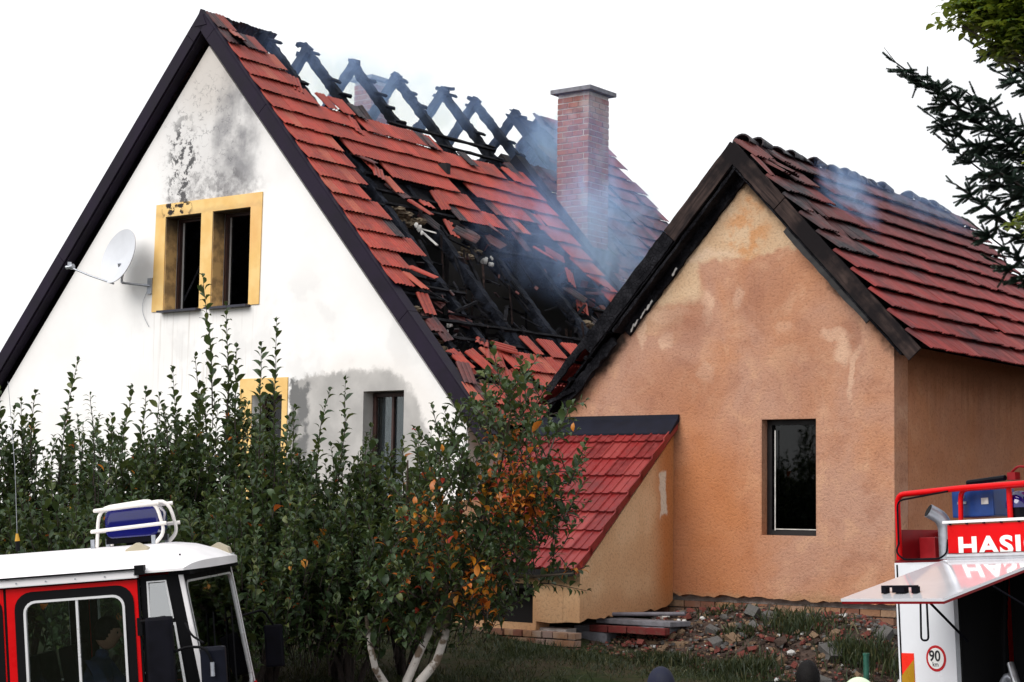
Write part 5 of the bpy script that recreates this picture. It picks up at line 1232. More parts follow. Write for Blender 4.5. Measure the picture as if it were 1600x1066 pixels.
# rails
MB().tube(arc([(.03, -.03, 2.60), (.03, -.035, 3.13), (.03, -.72, 3.15), (.03, -2.35, 3.16), (.03, -2.37, 2.6)], r=.08), .024, 10).build('guard_rail', M['truck_red'], T2, smooth=True)
MB().tube(arc([(.10, -.635, 2.88), (.10, -.645, 3.145), (.10, -1.70, 3.15), (.10, -1.70, 2.88)], r=.08), .020, 10).build('guard_rail', M['truck_red'], T2, smooth=True)
MB().tube([(.10, -1.13, 2.88), (.10, -1.13, 3.16)], .022, 10).build('guard_post', M['truck_red'], T2, smooth=True)
MB().tube(arc([(.0, -.055, 2.72), (.0, -.06, 3.08), (.02, -.35, 3.11), (.0, -.60, 3.13)], r=.06), .008, 6).build('cable', M['black'], T2)
MB().tube(arc([(-.01, -.07, 2.74), (-.03, -.05, 2.66), (-.02, -.12, 2.60), (-.02, -.5, 2.60), (.0, -.56, 2.64), (.02, -.56, 2.75)], r=.05), .008, 6).build('cable', M['black'], T2)
bx = MB().box((.30, -.70, 3.035), (.26, .42, .22)).build('blue_case', M['blue_box'], T2, bevel=.012)
MB().box((.165, -.60, 3.09), (.02, .05, .03)).box((.165, -.60, 3.04), (.015, .09, .02)).build('latch', M['galv'], bx)
MB().box((.166, -.83, 3.045), (.004, .07, .05)).build('sticker', M['ash'], bx)
m = MB(); n = 16; vs = []; fs = []
for i in range(9):
    th = math.pi/2*i/8
    for k in range(n): a = 2*math.pi*k/n; vs.append((.22+.11*math.sin(th)**.7*math.cos(a), -1.13+.11*math.sin(th)**.7*math.sin(a), 2.98+.13*math.cos(th)))
for i in range(8):
    for k in range(n): fs.append((i*n+k, i*n+(k+1) % n, (i+1)*n+(k+1) % n, (i+1)*n+k))
bb_ = m.add(vs, fs).build('rear_beacon', M['blue_lens'], T2, smooth=True)
MB().tube([(.22, -1.13, 2.90), (.22, -1.13, 2.985)], .10, 20).build('beacon_base', M['black'], bb_)
m = MB(); m.tube([(.35, -1.24, 3.16), (.35, -1.24, 3.20), (.35, -1.24, 3.36), (.35, -1.24, 3.41), (.35, -1.24, 3.44)], [.10, .12, .12, .08, .03], 18); m.build('red_canister', M['truck_red'], T2, smooth=True)
MB().tube([(.22, -.62, 3.20), (.22, -1.0, 3.22)], .022, 8).build('hose_end', M['black'], T2)
m = MB(); m.box((.26, -1.05, 3.23), (.06, .08, .06)); m.build('valve', M['truck_dred'], T2); MB().tube(arc([(.26, -1.03, 3.26), (.24, -1.12, 3.31), (.3, -1.2, 3.28)]), .010, 6).build('valve_lever', M['truck_dred'], T2)
# pump bay
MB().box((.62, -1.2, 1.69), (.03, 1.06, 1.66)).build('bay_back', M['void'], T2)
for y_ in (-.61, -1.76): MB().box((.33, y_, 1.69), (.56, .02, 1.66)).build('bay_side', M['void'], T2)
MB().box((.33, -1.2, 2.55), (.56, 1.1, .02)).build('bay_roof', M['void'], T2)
MB().box((.28, -1.2, .9), (.5, 1.06, .06)).build('bay_floor', M['alu'], T2)
MB().box((.50, -1.40, 1.55), (.05, .50, .30)).build('gauge_panel', M['blue_box'], T2)
for k in range(3):
    m = MB(); y_ = -1.22-.16*k; m.tube([(.455, y_, 1.58), (.47, y_, 1.58)], .055, 18); g_ = m.build('gauge', M['black'], T2); MB().tube([(.451, y_, 1.58), (.454, y_, 1.58)], .044, 18).build('gauge_face', M['letter'], g_)
for (y_, z_, r_) in ((-.95, 1.35, .075), (-1.35, 1.15, .085), (-1.55, 1.9, .05)):
    m = MB(); m.tube([(.55, y_, z_), (.30, y_, z_), (.26, y_, z_-.02), (.20, y_, z_-.05)], [r_*.8, r_*.8, r_, r_], 16); m.build('hose_coupling', M['alu'], T2, smooth=True)
MB().tube(arc([(.4, -.80, 2.45), (.3, -.84, 1.95), (.35, -.78, 1.4), (.4, -.9, 1.0)], r=.15), .022, 8).build('hose', M['rubber'], T2, smooth=True)
MB().tube(arc([(.45, -1.05, 2.4), (.40, -1.15, 2.25), (.38, -1.5, 2.05), (.40, -1.65, 1.6)], r=.15), .020, 8).build('hose', M['truck_dred'], T2, smooth=True)
MB().tube([(.25, -.93, 1.78), (.20, -1.02, 1.62), (.22, -1.12, 1.52)], [.03, .035, .025], 10).build('nozzle', M['alu'], T2, smooth=True)
MB().tube(arc([(.30, -.80, 1.10), (.25, -.80, 1.55), (.25, -.92, 1.72), (.3, -1.0, 1.4)], r=.1), .035, 10).build('suction_pipe', M['galv'], T2, smooth=True)
# front half of the truck
MB().box((3.4, -W_/2, 1.72), (5.3, W_-.12, 1.70)).build('body', M['truck_red'], T2)
cb = MB().prism([(6.15, .8), (8.2, .8), (8.2, 1.7), (7.9, 2.65), (6.15, 2.7)], lambda p: (p[0], -.05, p[1]), lambda p: (p[0], -W_+.05, p[1])).build('cab', M['truck_red'], T2, bevel=.04)
MB().box((7.05, -W_/2, 2.1), (.9, W_-.08, .55)).build('cab_window', M['black'], cb)
MB().box((4.0, -W_/2, .68), (8.0, 1.0, .22)).build('chassis', M['rubber'], T2)
for x_ in (1.4, 7.0):
    for y_ in (-.17, -W_+.17): wheel(T2, x_, y_, .52, r=.50)
MB().box((.02, -W_/2, .66), (.10, 2.3, .14)).build('bumper', M['black'], T2)

# ================================================================== RUBBLE, PIPE, POST
stone_m = [simple('grey_stone', (0.11, 0.105, 0.10), .95, .35, 20, bump=.6), simple('buff_stone', (0.20, 0.13, 0.08), .95, .35, 16, bump=.6), simple('brick_shard', (0.17, 0.045, 0.035), .95, .35, 16, bump=.4),
           simple('brown_clod', (0.065, 0.042, 0.032), 1.0, .35, 20, bump=.6), M['ash']]
RB = empty('rubble_heap', 'heap of broken stone, brick shards and earth along the foot of the orange wall', 'rubble heap', EX*UO+EY*VO, (0, 0, -YAW))
bpy.context.view_layer.update()
def heap_z(u, v):
    base_ = zt(*(EX*(UO+u)+EY*(VO+v)).xy)
    t_ = max(0, 1-abs(v+.55)/1.15); e = min(1, max(0, (u+.95)/.5))*min(1, max(0, (2.6-u)/.5))
    top_ = 1.80+.04*math.sin(u*5)-.12*max(0, u-1.2); k = min(1, max(0, (v+1.65)/1.0)); return base_*(1-k*e)+max(base_, top_)*k*e
gs = []; gfs = []; nu, nv = 50, 24
for i in range(nu+1):
    for j in range(nv+1):
        u = -1.0+3.7*i/nu; v = -1.75+1.78*j/nv; gs.append((u, v, heap_z(u, v)-.03+random.uniform(-.02, .02)))
for i in range(nu):
    for j in range(nv): k = i*(nv+1)+j; gfs.append((k, k+nv+1, k+nv+2, k+1))
MB().add(gs, gfs).build('earth', stone_m[3], RB, smooth=True)
shapes = []
for q in range(14):
    m = MB(); rg = random.Random(q+50)
    if q % 2: lump(m, (0, 0, 0), 1, (1, .8, .62), 1, rg); 
    else:
        bx_ = [Vector((x*rg.uniform(.7, 1.1), y*rg.uniform(.5, .8), z*rg.uniform(.3, .6))) for x in (-1, 1) for y in (-1, 1) for z in (-1, 1)]
        m.add(bx_, [(0,1,3,2),(4,6,7,5),(0,4,5,1),(2,3,7,6),(0,2,6,4),(1,5,7,3)])
    shapes.append(m)
smesh = {}
def stone(parent, loc, r, kind, rg=random, shape=None, nm=None):
    q = rg.randrange(14) if shape is None else shape; k = (q, kind)
    if k not in smesh: o = MB().add(shapes[q].v, shapes[q].f).build('stone', stone_m[kind]); smesh[k] = o.data; bpy.data.objects.remove(o)
    o = bpy.data.objects.new(nm or 'stone', smesh[k]); COL.objects.link(o); o.parent = parent; o.location = loc; o.scale = (r, r, r)
    o.rotation_euler = (rg.uniform(-.6, .6), rg.uniform(-.6, .6), rg.uniform(0, 6.3)); return o
for (u, v, r, k) in ((.55, -.72, .11, 0), (.75, -.70, .08, 0), (1.15, -1.2, .085, 3), (.45, -1.35, .09, 0), (1.75, -1.25, .12, 0), (1.95, -1.75, .11, 0), (.3, -1.15, .07, 0), (-.35, -1.25, .10, 1), (.95, -.65, .09, 1), (2.1, -.7, .10, 0), (.6, -1.25, .08, 1)):
    stone(RB, (u, v, heap_z(u, v)+r*.2), r, k, shape=random.choice((0, 2, 4)))
cnt = 0
while cnt < 285:
    u = random.uniform(-.95, 2.55); v = random.uniform(-1.75, -.15); r = random.choice((.025, .03, .035, .04, .05, .06)); r *= random.uniform(.75, 1.25)
    k = random.choices((0, 1, 2, 3, 4), (3, 4, 4, 5, .35))[0]; stone(RB, (u, v, heap_z(u, v)+r*.25), r, k, nm='stone' if k != 2 else 'brick_shard'); cnt += 1
av = []; af = []; mi = []; off = 0
for _ in range(3800):
    q = shapes[random.randrange(14)]; u = random.uniform(-1.0, 2.6); v = random.uniform(-1.9, -.1); r = random.uniform(.007, .028); k = random.choices((0, 1, 2, 3, 4), (2, 4, 4, 6, .25))[0]
    A = np.array([tuple(x) for x in q.v])*r; a = random.uniform(0, 6.3); c, s = math.cos(a), math.sin(a); A = A @ np.array([[c, s, 0], [-s, c, 0], [0, 0, 1]])+np.array([u, v, heap_z(u, v)+r*.2])
    for f in q.f:
        for t3 in range(1, len(f)-1): af.append((f[0]+off, f[t3]+off, f[t3+1]+off)); mi.append(k)
    av.append(A); off += len(A)
link('gravel', np_mesh('gravel', np.vstack(av), af, stone_m, mi), RB, kind='stuff')
for (u, v, r) in ((-.17, -.98, .042), (-.25, -.95, .036), (-.33, -1.0, .034), (.02, -.9, .035), (-.52, -1.0, .04), (1.35, -1.35, .05), (1.72, -1.85, .06), (1.1, -.6, .03), (1.5, -1.95, .035), (2.2, -1.35, .035)):
    stone(RB, (u, v, heap_z(u, v)+r*.6), r, 4, shape=3, nm='plaster_lump')
# slabs and loose bricks in front of the side wall
def ohp(u, v, z): return EX*(UO+u)+EY*(VO+v)+Vector((0, 0, z))
SLb = empty('stacked_slabs', 'grey stone slabs and broken bricks stacked beneath the lean-to side wall', 'stone slabs', EX*UO+EY*VO, (0, 0, -YAW))
for (c, d, rz, mt) in (((-.72, -1.25, 1.60), (1.15, .45, .075), 2, M['concrete']), ((-.55, -1.22, 1.675), (1.0, .40, .055), -3, M['concrete']), ((-1.15, -1.35, 1.50), (.62, .4, .12), 4, M['concrete']), ((-.35, -1.2, 1.45), (.9, .4, .09), -2, stone_m[1]), ((-1.45, -1.85, 1.44), (.35, .25, .10), 12, stone_m[1])):
    m = MB(); m.box((0, 0, 0), d); o = m.build('slab', mt, SLb, bevel=.012); o.location = c; o.rotation_euler = (R(random.uniform(-2, 2)), R(random.uniform(-2, 2)), R(rz))
LBk = empty('row_of_red_bricks', 'short row of dark red bricks lying on the grey slabs', 'bricks', EX*UO+EY*VO, (0, 0, -YAW))
for k, u in enumerate((-.93, -.68, -.43, -.19)): brick_obj(LBk, (u, -1.49, 1.60+.002*k), (.235, .11, .072), M['redbrick'], (0, R(random.uniform(-2, 2)), R(random.uniform(-4, 4))))
tag(brick_obj(None, ohp(-1.22, -1.18, 1.775), (.10, .2, .14), M['redbrick'], (0, 0, -YAW+.2), 'upright_brick'), 'red brick stood on end against the foot of the cream wall', 'brick')
m = MB(); a, b = ohp(-1.62, -1.34, 1.715), ohp(-.02, -1.20, 1.79); m.tube([a, a.lerp(b, .22), a.lerp(b, .225), b], [.028, .028, .022, .022], 14)
PI_ = m.build('metal_pipe', simple('dull_grey_pipe', (.13, .12, .14), .6, .2, 8), None, smooth=True); tag(PI_, 'grey metal pipe lying across the slabs below the lean-to wall', 'pipe')
MB().tube([a-(b-a).normalized()*.002, a], .021, 14).build('pipe_bore', M['void'], PI_)
# bricks under the lean-to window, proud of the wall
# fence post with wire
PO = empty('fence_post', 'thin green metal fence post on the grass beside the truck', 'post', (3.16, 15.98, .2))
MB().tube([(0, 0, -.3), (0, 0, 1.47)], .026, 10).build('post', M['green_paint'], PO, smooth=True); MB().tube([(0, 0, 1.47), (0, 0, 1.49)], .03, 10).build('post_cap', M['green_paint'], PO)
MB().tube([(-.9, .1, 1.22), (0, 0, 1.25), (.8, -.1, 1.22)], .003, 5).build('wire', M['rubber'], PO)

# ================================================================== PLANTS
def leaf_geo(L, W, curl=.9, fold=.35, seg=4):
    """arched, folded leaf; base at the origin, growing along +x, up = z"""
    v = []; f = []; prof = [0.0, .75, 1.0, .72, .0] if seg == 4 else [0, 1, .8, 0]
    x = z = 0.0; ang = .55
    for i in range(seg+1):
        w = W/2*prof[i]; v += [(x, 0, z), (x, w, z+w*fold), (x, -w, z+w*fold)]
        x += L/seg*math.cos(ang); z += L/seg*math.sin(ang); ang -= curl/seg*1.6
    for i in range(seg):
        a, b = i*3, i*3+3; f += [(a, b, b+1, a+1), (a, a+2, b+2, b)]
    return np.array(v), np.array(f)
LG = [leaf_geo(.082, .046), leaf_geo(.070, .038, 1.3, .5), leaf_geo(.092, .046, .6, .25)]
LGP = leaf_geo(.12, .022, 1.5, .2)
def frame_of(d, upv):
    d = d/np.linalg.norm(d); s = np.cross(upv, d); n = np.linalg.norm(s); s = s/n if n > 1e-6 else np.array([0, 1, 0]); u = np.cross(d, s); return np.column_stack([d, s, u])
class Foliage:
    def __init__(s): s.items = []
    def leaf(s, pos, d, size, kind, mat): s.items.append((pos, frame_of(d, np.array([0, 0, 1.0])+rng.normal(0, .25, 3)), size, kind, mat))
    def build(s, parent, geos, mats, single=300, name='leaf'):
        if not s.items: return
        org = np.array(parent.location); cam_ = np.array([0, 0, 2.95])
        it = sorted(s.items, key=lambda t: np.linalg.norm(t[0]-cam_)-1.2*t[0][2]); meshes = {}
        for (p, Fm_, sz, kd, mt) in it[:single]:
            if (kd, mt) not in meshes: meshes[(kd, mt)] = np_mesh(name, geos[kd][0], geos[kd][1], [mats[mt]], smooth=True)
            o = bpy.data.objects.new(name, meshes[(kd, mt)]); COL.objects.link(o); o.parent = parent
            m4 = Matrix([[*(Fm_[i]*sz), p[i]-org[i]] for i in range(3)]+[[0, 0, 0, 1]]); o.matrix_local = m4
        rest = it[single:]; av = []; af = []; mi = []; off = 0
        for (p, Fm_, sz, kd, mt) in rest:
            V, F = geos[kd]; av.append(V @ (Fm_*sz).T+(p-org)); af.append(F+off); mi += [mt]*len(F); off += len(V)
        if av: link('foliage', np_mesh('foliage', np.vstack(av), np.vstack(af), mats, mi, smooth=True), parent, kind='stuff')
def shoot(fol, stems, p0, d0, L, sp=.035, size=1.0, autumn=None, geo=(0, 1, 2), droop=0.0, r0=.006, upw=.10, bare=.12):
    p = np.array(p0, float); d = np.array(d0, float); d /= np.linalg.norm(d); n = max(3, int(L/.10)); path = [p.copy()]; az = rng.uniform(0, 6.28)
    for i in range(n):
        d = d+np.array([0, 0, upw-droop])*.5+rng.normal(0, .045, 3); d /= np.linalg.norm(d); q = p+d*(L/n)
        t0 = i/n
        k = int((L/n)/sp+rng.uniform(0, 1))
        for j in range(k):
            f = (i+j/max(1, k))/n
            if f < bare: continue
            az += 2.4+rng.normal(0, .3); a = np.cross(d, [math.cos(az), math.sin(az), .1]); a /= np.linalg.norm(a)
            ld = a*.85+d*.55; pos = p+(q-p)*(j/max(1, k))+a*.008
            s_ = size*(1.0-.45*max(0, f-.75)/.25)*rng.uniform(.55, 1.3)
            mt = 0
            if autumn is not None and rng.random() < autumn(pos): mt = 1
            fol.leaf(pos, ld, s_, geo[rng.integers(len(geo))], mt)
        p = q; path.append(p.copy())
    for e in range(3): fol.leaf(p, d+rng.normal(0, .45, 3), size*.55, geo[0], 0)
    stems.tube([Vector(x) for x in path], [r0*(1-.75*i/len(path)) for i in range(len(path))], 5)
def bush(name, label, cat, base, rad, ztop, nsh, group=None, autumn=None, tall=(), zlow=.35, size=1.0, trunks=4, lime=False, single=300, zdense=None):
    x0, y0 = base; zg = zt(x0, y0); P = empty(name, label, cat, (x0, y0, zg), group=group); fol = Foliage(); st = MB(); og = Vector((x0, y0, zg))
    tk = MB(); tips = []
    for k in range(trunks):
        a = 2*math.pi*k/trunks+rng.uniform(-.4, .4); rr = rad*.55
        h = (ztop-zg)*rng.uniform(.45, .65); pts = [Vector((0, 0, -.15)), Vector((math.cos(a)*rr*.25, math.sin(a)*rr*.25, h*.3)), Vector((math.cos(a)*rr*.7, math.sin(a)*rr*.6, h*.7)), Vector((math.cos(a)*rr, math.sin(a)*rr, h))]
        tk.tube(pts, [.035, .028, .018, .010], 8)
    tk.build('trunk', M['bark'], P, smooth=True)
    for k in range(nsh):
        a = rng.uniform(0, 6.283); r = rad*math.sqrt(rng.uniform(0, 1)); zz = rng.uniform(zlow, .80)
        edge = 1-.40*(r/rad)**2
        p0 = np.array([x0+r*math.cos(a), y0+.75*r*math.sin(a), zg+(ztop-zg)*zz*edge])
        out = np.array([math.cos(a), math.sin(a), 0])*(r/rad)*rng.uniform(.1, .75)
        top_ = zg+(ztop-zg)*edge*rng.uniform(.75, 1.02); L = max(.35, min(1.1, top_-p0[2]))*rng.uniform(.8, 1.1)
        shoot(fol, st, p0, out+np.array([0, 0, 1.0]), L, size=size, autumn=autumn)
    for (tx, ty, zt0, zt1) in tall: shoot(fol, st, (tx, ty, zt0), (rng.uniform(-.08, .08), 0, 1), zt1-zt0, sp=.035, size=size*1.05, r0=.008, upw=.05)
    st.v = [Vector(v)-og for v in st.v]; st.build('branches', M['bark'], P, kind='stuff')
    fol.build(P, LG+[LGP], [M['leaf'], M['leaf_y']], single)
    return P
def X(px, Y): return (px-800)/2800*Y
def Z(px, py, Y): return 2.95+(789-(px-800)*-.0136*-1-py)/2800*Y if False else 2.95+(789+(px-800)*.0136-py)/2800*Y
few = lambda p: .012
G_ = 'young apple trees in front of the white house'
specs = [  # px centre, Y, radius, top py, shoots, tall sprouts (px, bottom py, top py)
    (-60, 18.0, .95, 610, 120, [(0, 760, 597), (60, 720, 618)]),
    (60, 18.3, .85, 640, 120, [(105, 760, 566), (22, 750, 612), (50, 760, 630)]),
    (170, 18.9, .90, 625, 125, [(200, 740, 606), (225, 740, 612), (140, 760, 655)]),
    (262, 18.2, .85, 635, 125, [(250, 760, 622), (275, 760, 640)]),
    (345, 18.5, .80, 555, 160, [(338, 640, 430), (362, 660, 478), (318, 700, 560), (375, 680, 545)]),
    (435, 17.8, .80, 640, 120, [(437, 760, 508), (412, 720, 545), (460, 760, 640)]),
    (540, 18.1, .90, 655, 130, [(500, 760, 612), (533, 790, 596), (585, 760, 670)]),
    (640, 18.3, .85, 665, 120, [(690, 760, 662), (622, 790, 700), (655, 760, 680)]),
    (160, 17.1, 1.2, 720, 150, []), (400, 17.0, 1.1, 720, 150, []), (-80, 17.2, 1.1, 720, 90, []), (560, 17.2, .9, 745, 110, []),
]
lab = ['leftmost apple tree cut off by the edge of the photo', 'apple tree with one long lone sprout left of the blue beacon', 'apple tree with paired sprouts behind the caged beacon', 'rounded apple tree right of the beacon below the dish', 'tallest apple tree with sprouts reaching the yellow window', 'apple tree with forked sprout before the yellow-framed lower window', 'apple tree before the grey plastered wall patch', 'apple tree below the grey lower window beside the autumn tree',
       'low leafy apple bush directly behind the truck roof', 'low leafy apple bush right of the truck windscreen', 'low leafy bush at the left edge behind the truck', 'low leafy bush between truck and whitewashed trunks']
for (px, Y, rd, py, ns, tall), lb in zip(specs, lab):
    x = X(px, Y)
    bush('apple_tree' if py < 700 else 'apple_bush', lb, 'apple tree' if py < 700 else 'bush', (x, Y), rd, Z(px, py, Y), int(ns*1.45), size=1.38, group=G_, autumn=few, tall=[(X(a, Y), Y-.2, Z(a, b, Y), Z(a, c, Y)) for a, b, c in tall], zlow=.15)
# narrow-leaved peach among them
px, Y = 165, 18.0; x = X(px, Y); PE = empty('peach_tree', 'slender young peach tree with drooping narrow leaves among the apple trees', 'peach tree', (x, Y, zt(x, Y)), group=None)
fol = Foliage(); st = MB()
for (a, b, c) in ((162, 760, 622), (140, 800, 668), (185, 780, 675), (170, 820, 700)): shoot(fol, st, (X(a, Y), Y-.3, Z(a, b, Y)), (0, 0, 1), Z(a, c, Y)-Z(a, b, Y), sp=.018, size=1.1, geo=(3,), r0=.008)
st.v = [Vector(v)-PE.location for v in st.v]; st.tube([Vector((0, 0, -.1)), Vector((0, -.2, 1.2)), Vector((0, -.3, 1.9))], [.02, .015, .008], 7); st.build('trunk', M['bark'], PE, kind='stuff')
fol.build(PE, LG+[LGP], [M['peach'], M['leaf_y']], 300)
# the autumn apple tree with whitewashed stems
YA = 16.6
def Pp(px, py, Y=YA): return np.array([X(px, Y), Y, Z(px, py, Y)])
base = Pp(640, 1092); AT = empty('autumn_apple_tree', 'apple tree with orange autumn leaves and whitewashed stems before the lean-to', 'apple tree', tuple(base))
tk = MB(); fol = Foliage(); st = MB(); bo = Vector(base)
def stem(pts, r): tk.tube([Vector(p)-bo for p in pts], [x*.78 for x in r], 10)
stem([Pp(648, 1100), Pp(664, 1062), Pp(690, 1030), Pp(703, 990), Pp(706, 955), Pp(722, 930), Pp(760, 880)], [.075, .058, .05, .05, .045, .035, .02])
stem([Pp(640, 1100), Pp(645, 1060, 16.7), Pp(662, 1020, 16.75), Pp(678, 985, 16.8), Pp(690, 930, 16.9)], [.07, .055, .048, .042, .03])
stem([Pp(632, 1100), Pp(612, 1066, 16.5), Pp(596, 1040, 16.4), Pp(588, 1010, 16.3), Pp(580, 960, 16.3)], [.06, .05, .042, .035, .02])
limbs = [((706, 955), (740, 860), (780, 760), (800, 640)), ((722, 930), (790, 880), (840, 850), (885, 800)), ((706, 955), (700, 870), (690, 780), (690, 700)), ((722, 930), (760, 840), (850, 740), (870, 680)), ((690, 930), (650, 860), (640, 780), (640, 720)), ((706, 940), (770, 900), (840, 900), (900, 895))]
for L_ in limbs: tk.tube([Vector(Pp(*q, YA-.15*i*random.choice((-1, 1))))-bo for i, q in enumerate(L_)], [.03, .022, .014, .007], 7)
tk.build('trunk', M['lime'], AT, smooth=True)
def aut(p):
    px = p[0]/p[1]*2800+800; py = 789+(px-800)*.0136-(p[2]-2.95)/p[1]*2800; g = 0.012
    for (cx, cy, rx, ry, a) in ((810, 780, 40, 35, .6), (790, 715, 30, 40, .35), (700, 830, 45, 60, .28), (760, 930, 28, 45, .55), (690, 910, 60, 40, .12), (640, 830, 30, 40, .2), (830, 800, 30, 20, .4), (905, 895, 20, 20, .3)):
        g += 1.15*a*math.exp(-((px-cx)/rx)**2-((py-cy)/ry)**2)
    return g
# crown outline in metres round the limbs: (px, py, radius in px, shoots)
for (cx, cy, rp, ns) in ((800, 640, 60, 34), (740, 700, 70, 36), (830, 720, 70, 44), (690, 790, 80, 48), (770, 790, 80, 60), (850, 790, 55, 30), (650, 860, 80, 50), (740, 870, 80, 60), (820, 850, 60, 40), (690, 930, 70, 40), (770, 930, 45, 26), (620, 940, 60, 30)):
    for k in range(ns):
        a, r = rng.uniform(0, 6.28), math.sqrt(rng.uniform(0, 1))*rp; p0 = Pp(cx+r*math.cos(a), cy+r*math.sin(a)+20, YA+rng.uniform(-.65, .55))
        shoot(fol, st, p0, np.array([rng.uniform(-.7, .7), rng.uniform(-.7, .3), rng.uniform(.1, 1.1)]), rng.uniform(.18, .42), sp=.028, autumn=aut, upw=.12, bare=.02, size=1.2)
for (a, b, c) in ((815, 640, 562), (845, 660, 625), (790, 680, 600), (765, 690, 640), (730, 700, 620), (700, 740, 662), (680, 760, 680), (860, 700, 640)): shoot(fol, st, Pp(a, b), (rng.uniform(-.1, .15), 0, 1), (b-c)/2800*YA, sp=.03, size=1.2)
for (a, b, dx_, dz_, L) in ((860, 650, 1, .35, .36), (870, 690, 1, .5, .22), (850, 780, 1, .05, .42), (870, 800, 1, -.2, .25), (860, 740, 1, .2, .3), (850, 910, 1, -.05, .42), (880, 870, .6, -.8, .2), (760, 940, .2, -1, .28), (840, 820, 1, .4, .4), (870, 760, 1, .6, .25)):
    shoot(fol, st, Pp(a, b, YA-.2), (dx_, -.1, dz_), L, sp=.03, autumn=aut, upw=.0, bare=.02, size=1.25)
st.v = [Vector(v)-bo for v in st.v]; st.build('branches', M['bark'], AT, kind='stuff'); fol.build(AT, LG, [M['leaf'], M['leaf_y']], 300)

# spruce at the right: boughs reaching in from a trunk outside the frame
def spruce_geo():
    V = []; F = []; L = .13
    for i in range(15):
        t = i/14; n = 5
        for k in range(n):
            a = 2*math.pi*k/n+i*.7; ln_ = .024*(1-.3*t); b = np.array([t*L, 0, 0]); d = np.array([.7, math.cos(a), math.sin(a)]); s = np.array([0, -math.sin(a), math.cos(a)])*.0060; o = len(V)
            V += [b-s, b+s, b+d*ln_+s*.2, b+d*ln_-s*.2]; F.append((o, o+1, o+2, o+3))
    o = len(V)
    for x in (0, L):
        for k in range(3): a = 2*math.pi*k/3; V.append(np.array([x, .004*math.cos(a), .004*math.sin(a)]))
    for k in range(3): F.append((o+k, o+(k+1) % 3, o+3+(k+1) % 3, o+3+k))
    return np.array(V), np.array(F)
SPG = [spruce_geo()]
tb = Vector((9.6, 21.0, zt(9.6, 21.0))); SP = empty('spruce_tree', 'dark spruce with long boughs reaching in above the orange house roof', 'spruce', tb)
st = MB(); fol = Foliage(); wood = MB()
wood.tube([Vector((0, 0, -.3)), Vector((0, 0, 5)), Vector((.1, 0, 12)), Vector((.1, 0, 16))], [.26, .2, .1, .02], 14)
def rayP(px, py, Y): return np.array([X(px, Y), Y, Z(px, py, Y)])
def twig(p, d, L, depth, dens=1.0):
    """a spray: twig with needle brushes and side sprays"""
    d = d/np.linalg.norm(d); n = max(2, int(L/.07)); q = p.copy(); path = [q.copy()]
    for i in range(n):
        dd = d+rng.normal(0, .10, 3); dd /= np.linalg.norm(dd); fol.leaf(q, dd, rng.uniform(.85, 1.15), 0, 0); 
        if depth > 0 and i < n-0:
            for s in (-1, 1):
                if rng.random() < .85*dens:
                    side = np.cross(dd, [0, 0, 1.0]); side /= max(1e-6, np.linalg.norm(side)); sd_ = dd*.8+side*s*rng.uniform(.6, .95)+np.array([0, 0, rng.uniform(-.35, .15)])
                    twig(q, sd_, L*(.55-.30*i/n)*rng.uniform(.6, 1.1), depth-1, dens)
        q = q+dd*(L/n); path.append(q.copy())
    if L > .2: st.tube([Vector(x)-tb for x in path], .005, 4)
def bough(p0, p1, sag, n, Ls, depth=1, w=.03):
    p0, p1 = np.array(p0), np.array(p1); pts = []
    for i in range(n+1): f = i/n; pts.append(p0*(1-f)+p1*f+np.array([0, 0, -sag*math.sin(math.pi*f)]))
    wood.tube([Vector(x)-tb for x in pts], [w*(1-.85*i/n)+.003 for i in range(n+1)], 7)
    for i in range(1, n):
        d = pts[i+1]-pts[i]; d /= np.linalg.norm(d); f = i/n; side = np.cross(d, [0, 0, 1.0]); side /= np.linalg.norm(side)
        for s in (-1, 1):
            for _rep in range(2 if rng.random() < .30*(1-f) else 1):
                sd_ = d*rng.uniform(.6, 1)+side*s*rng.uniform(.3, .9)+np.array([0, 0, rng.uniform(-.7, .35)]); twig(pts[i], sd_, Ls*(1-f*.92)*rng.uniform(.7, 1.15)+.07, depth)
        if rng.random() < .7: twig(pts[i], d*.5+np.array([rng.uniform(-.3, .3), rng.uniform(-.3, .3), rng.uniform(.3, .9)]), .15+.18*(1-f), 0)
        if rng.random() < .6: twig(pts[i], d*.5+np.array([rng.uniform(-.3, .3), rng.uniform(-.3, .3), -rng.uniform(.4, .9)]), .2+.35*(1-f)*rng.random(), 0)
    twig(pts[-1]-.0, pts[-1]-pts[-2], .10, 0)
tz = lambda z: np.array([9.6, 21.0, z])
for (px, py, Y, z0, sag, n, Ls) in ((1405, 88, 18.0, 4.6, .0, 46, .95), (1516, 135, 18.2, 5.2, .1, 34, .6), (1462, 175, 18.6, 4.4, .1, 34, .8), (1500, 285, 18.4, 4.0, .15, 30, .65), (1560, 408, 19.0, 3.6, -.1, 26, .55), (1528, 350, 18.8, 3.8, .2, 26, .55), (1480, 215, 19.0, 4.6, .25, 30, .7), (1545, 250, 18.0, 5.0, .15, 28, .6),
                                (1535, 62, 18.6, 7.2, .35, 28, .45), (1570, 105, 18.3, 6.9, .3, 24, .40), (1560, 20, 18.9, 8.4, .3, 24, .5)):
    bough(tz(z0), rayP(px, py, Y), sag, n, Ls, depth=1)
for z in np.arange(4, 15, .7):
    for k in range(2):
        a = rng.uniform(-1.2, 1.4); L = (16-z)*.22; bough(tz(z), tz(z)+np.array([math.cos(a)*L, math.sin(a)*L, -.3]), .1, 10, .5, depth=0)
wood.tube([Vector(rayP(1405, 88, 18.0))-tb, Vector(rayP(1386, 63, 18.0))-tb], [.005, .003], 5)
wood.build('trunk', M['bark'], SP, smooth=True); st.build('branches', M['bark'], SP, kind='stuff'); fol.build(SP, SPG, [M['needle']], 300, name='needle_spray')

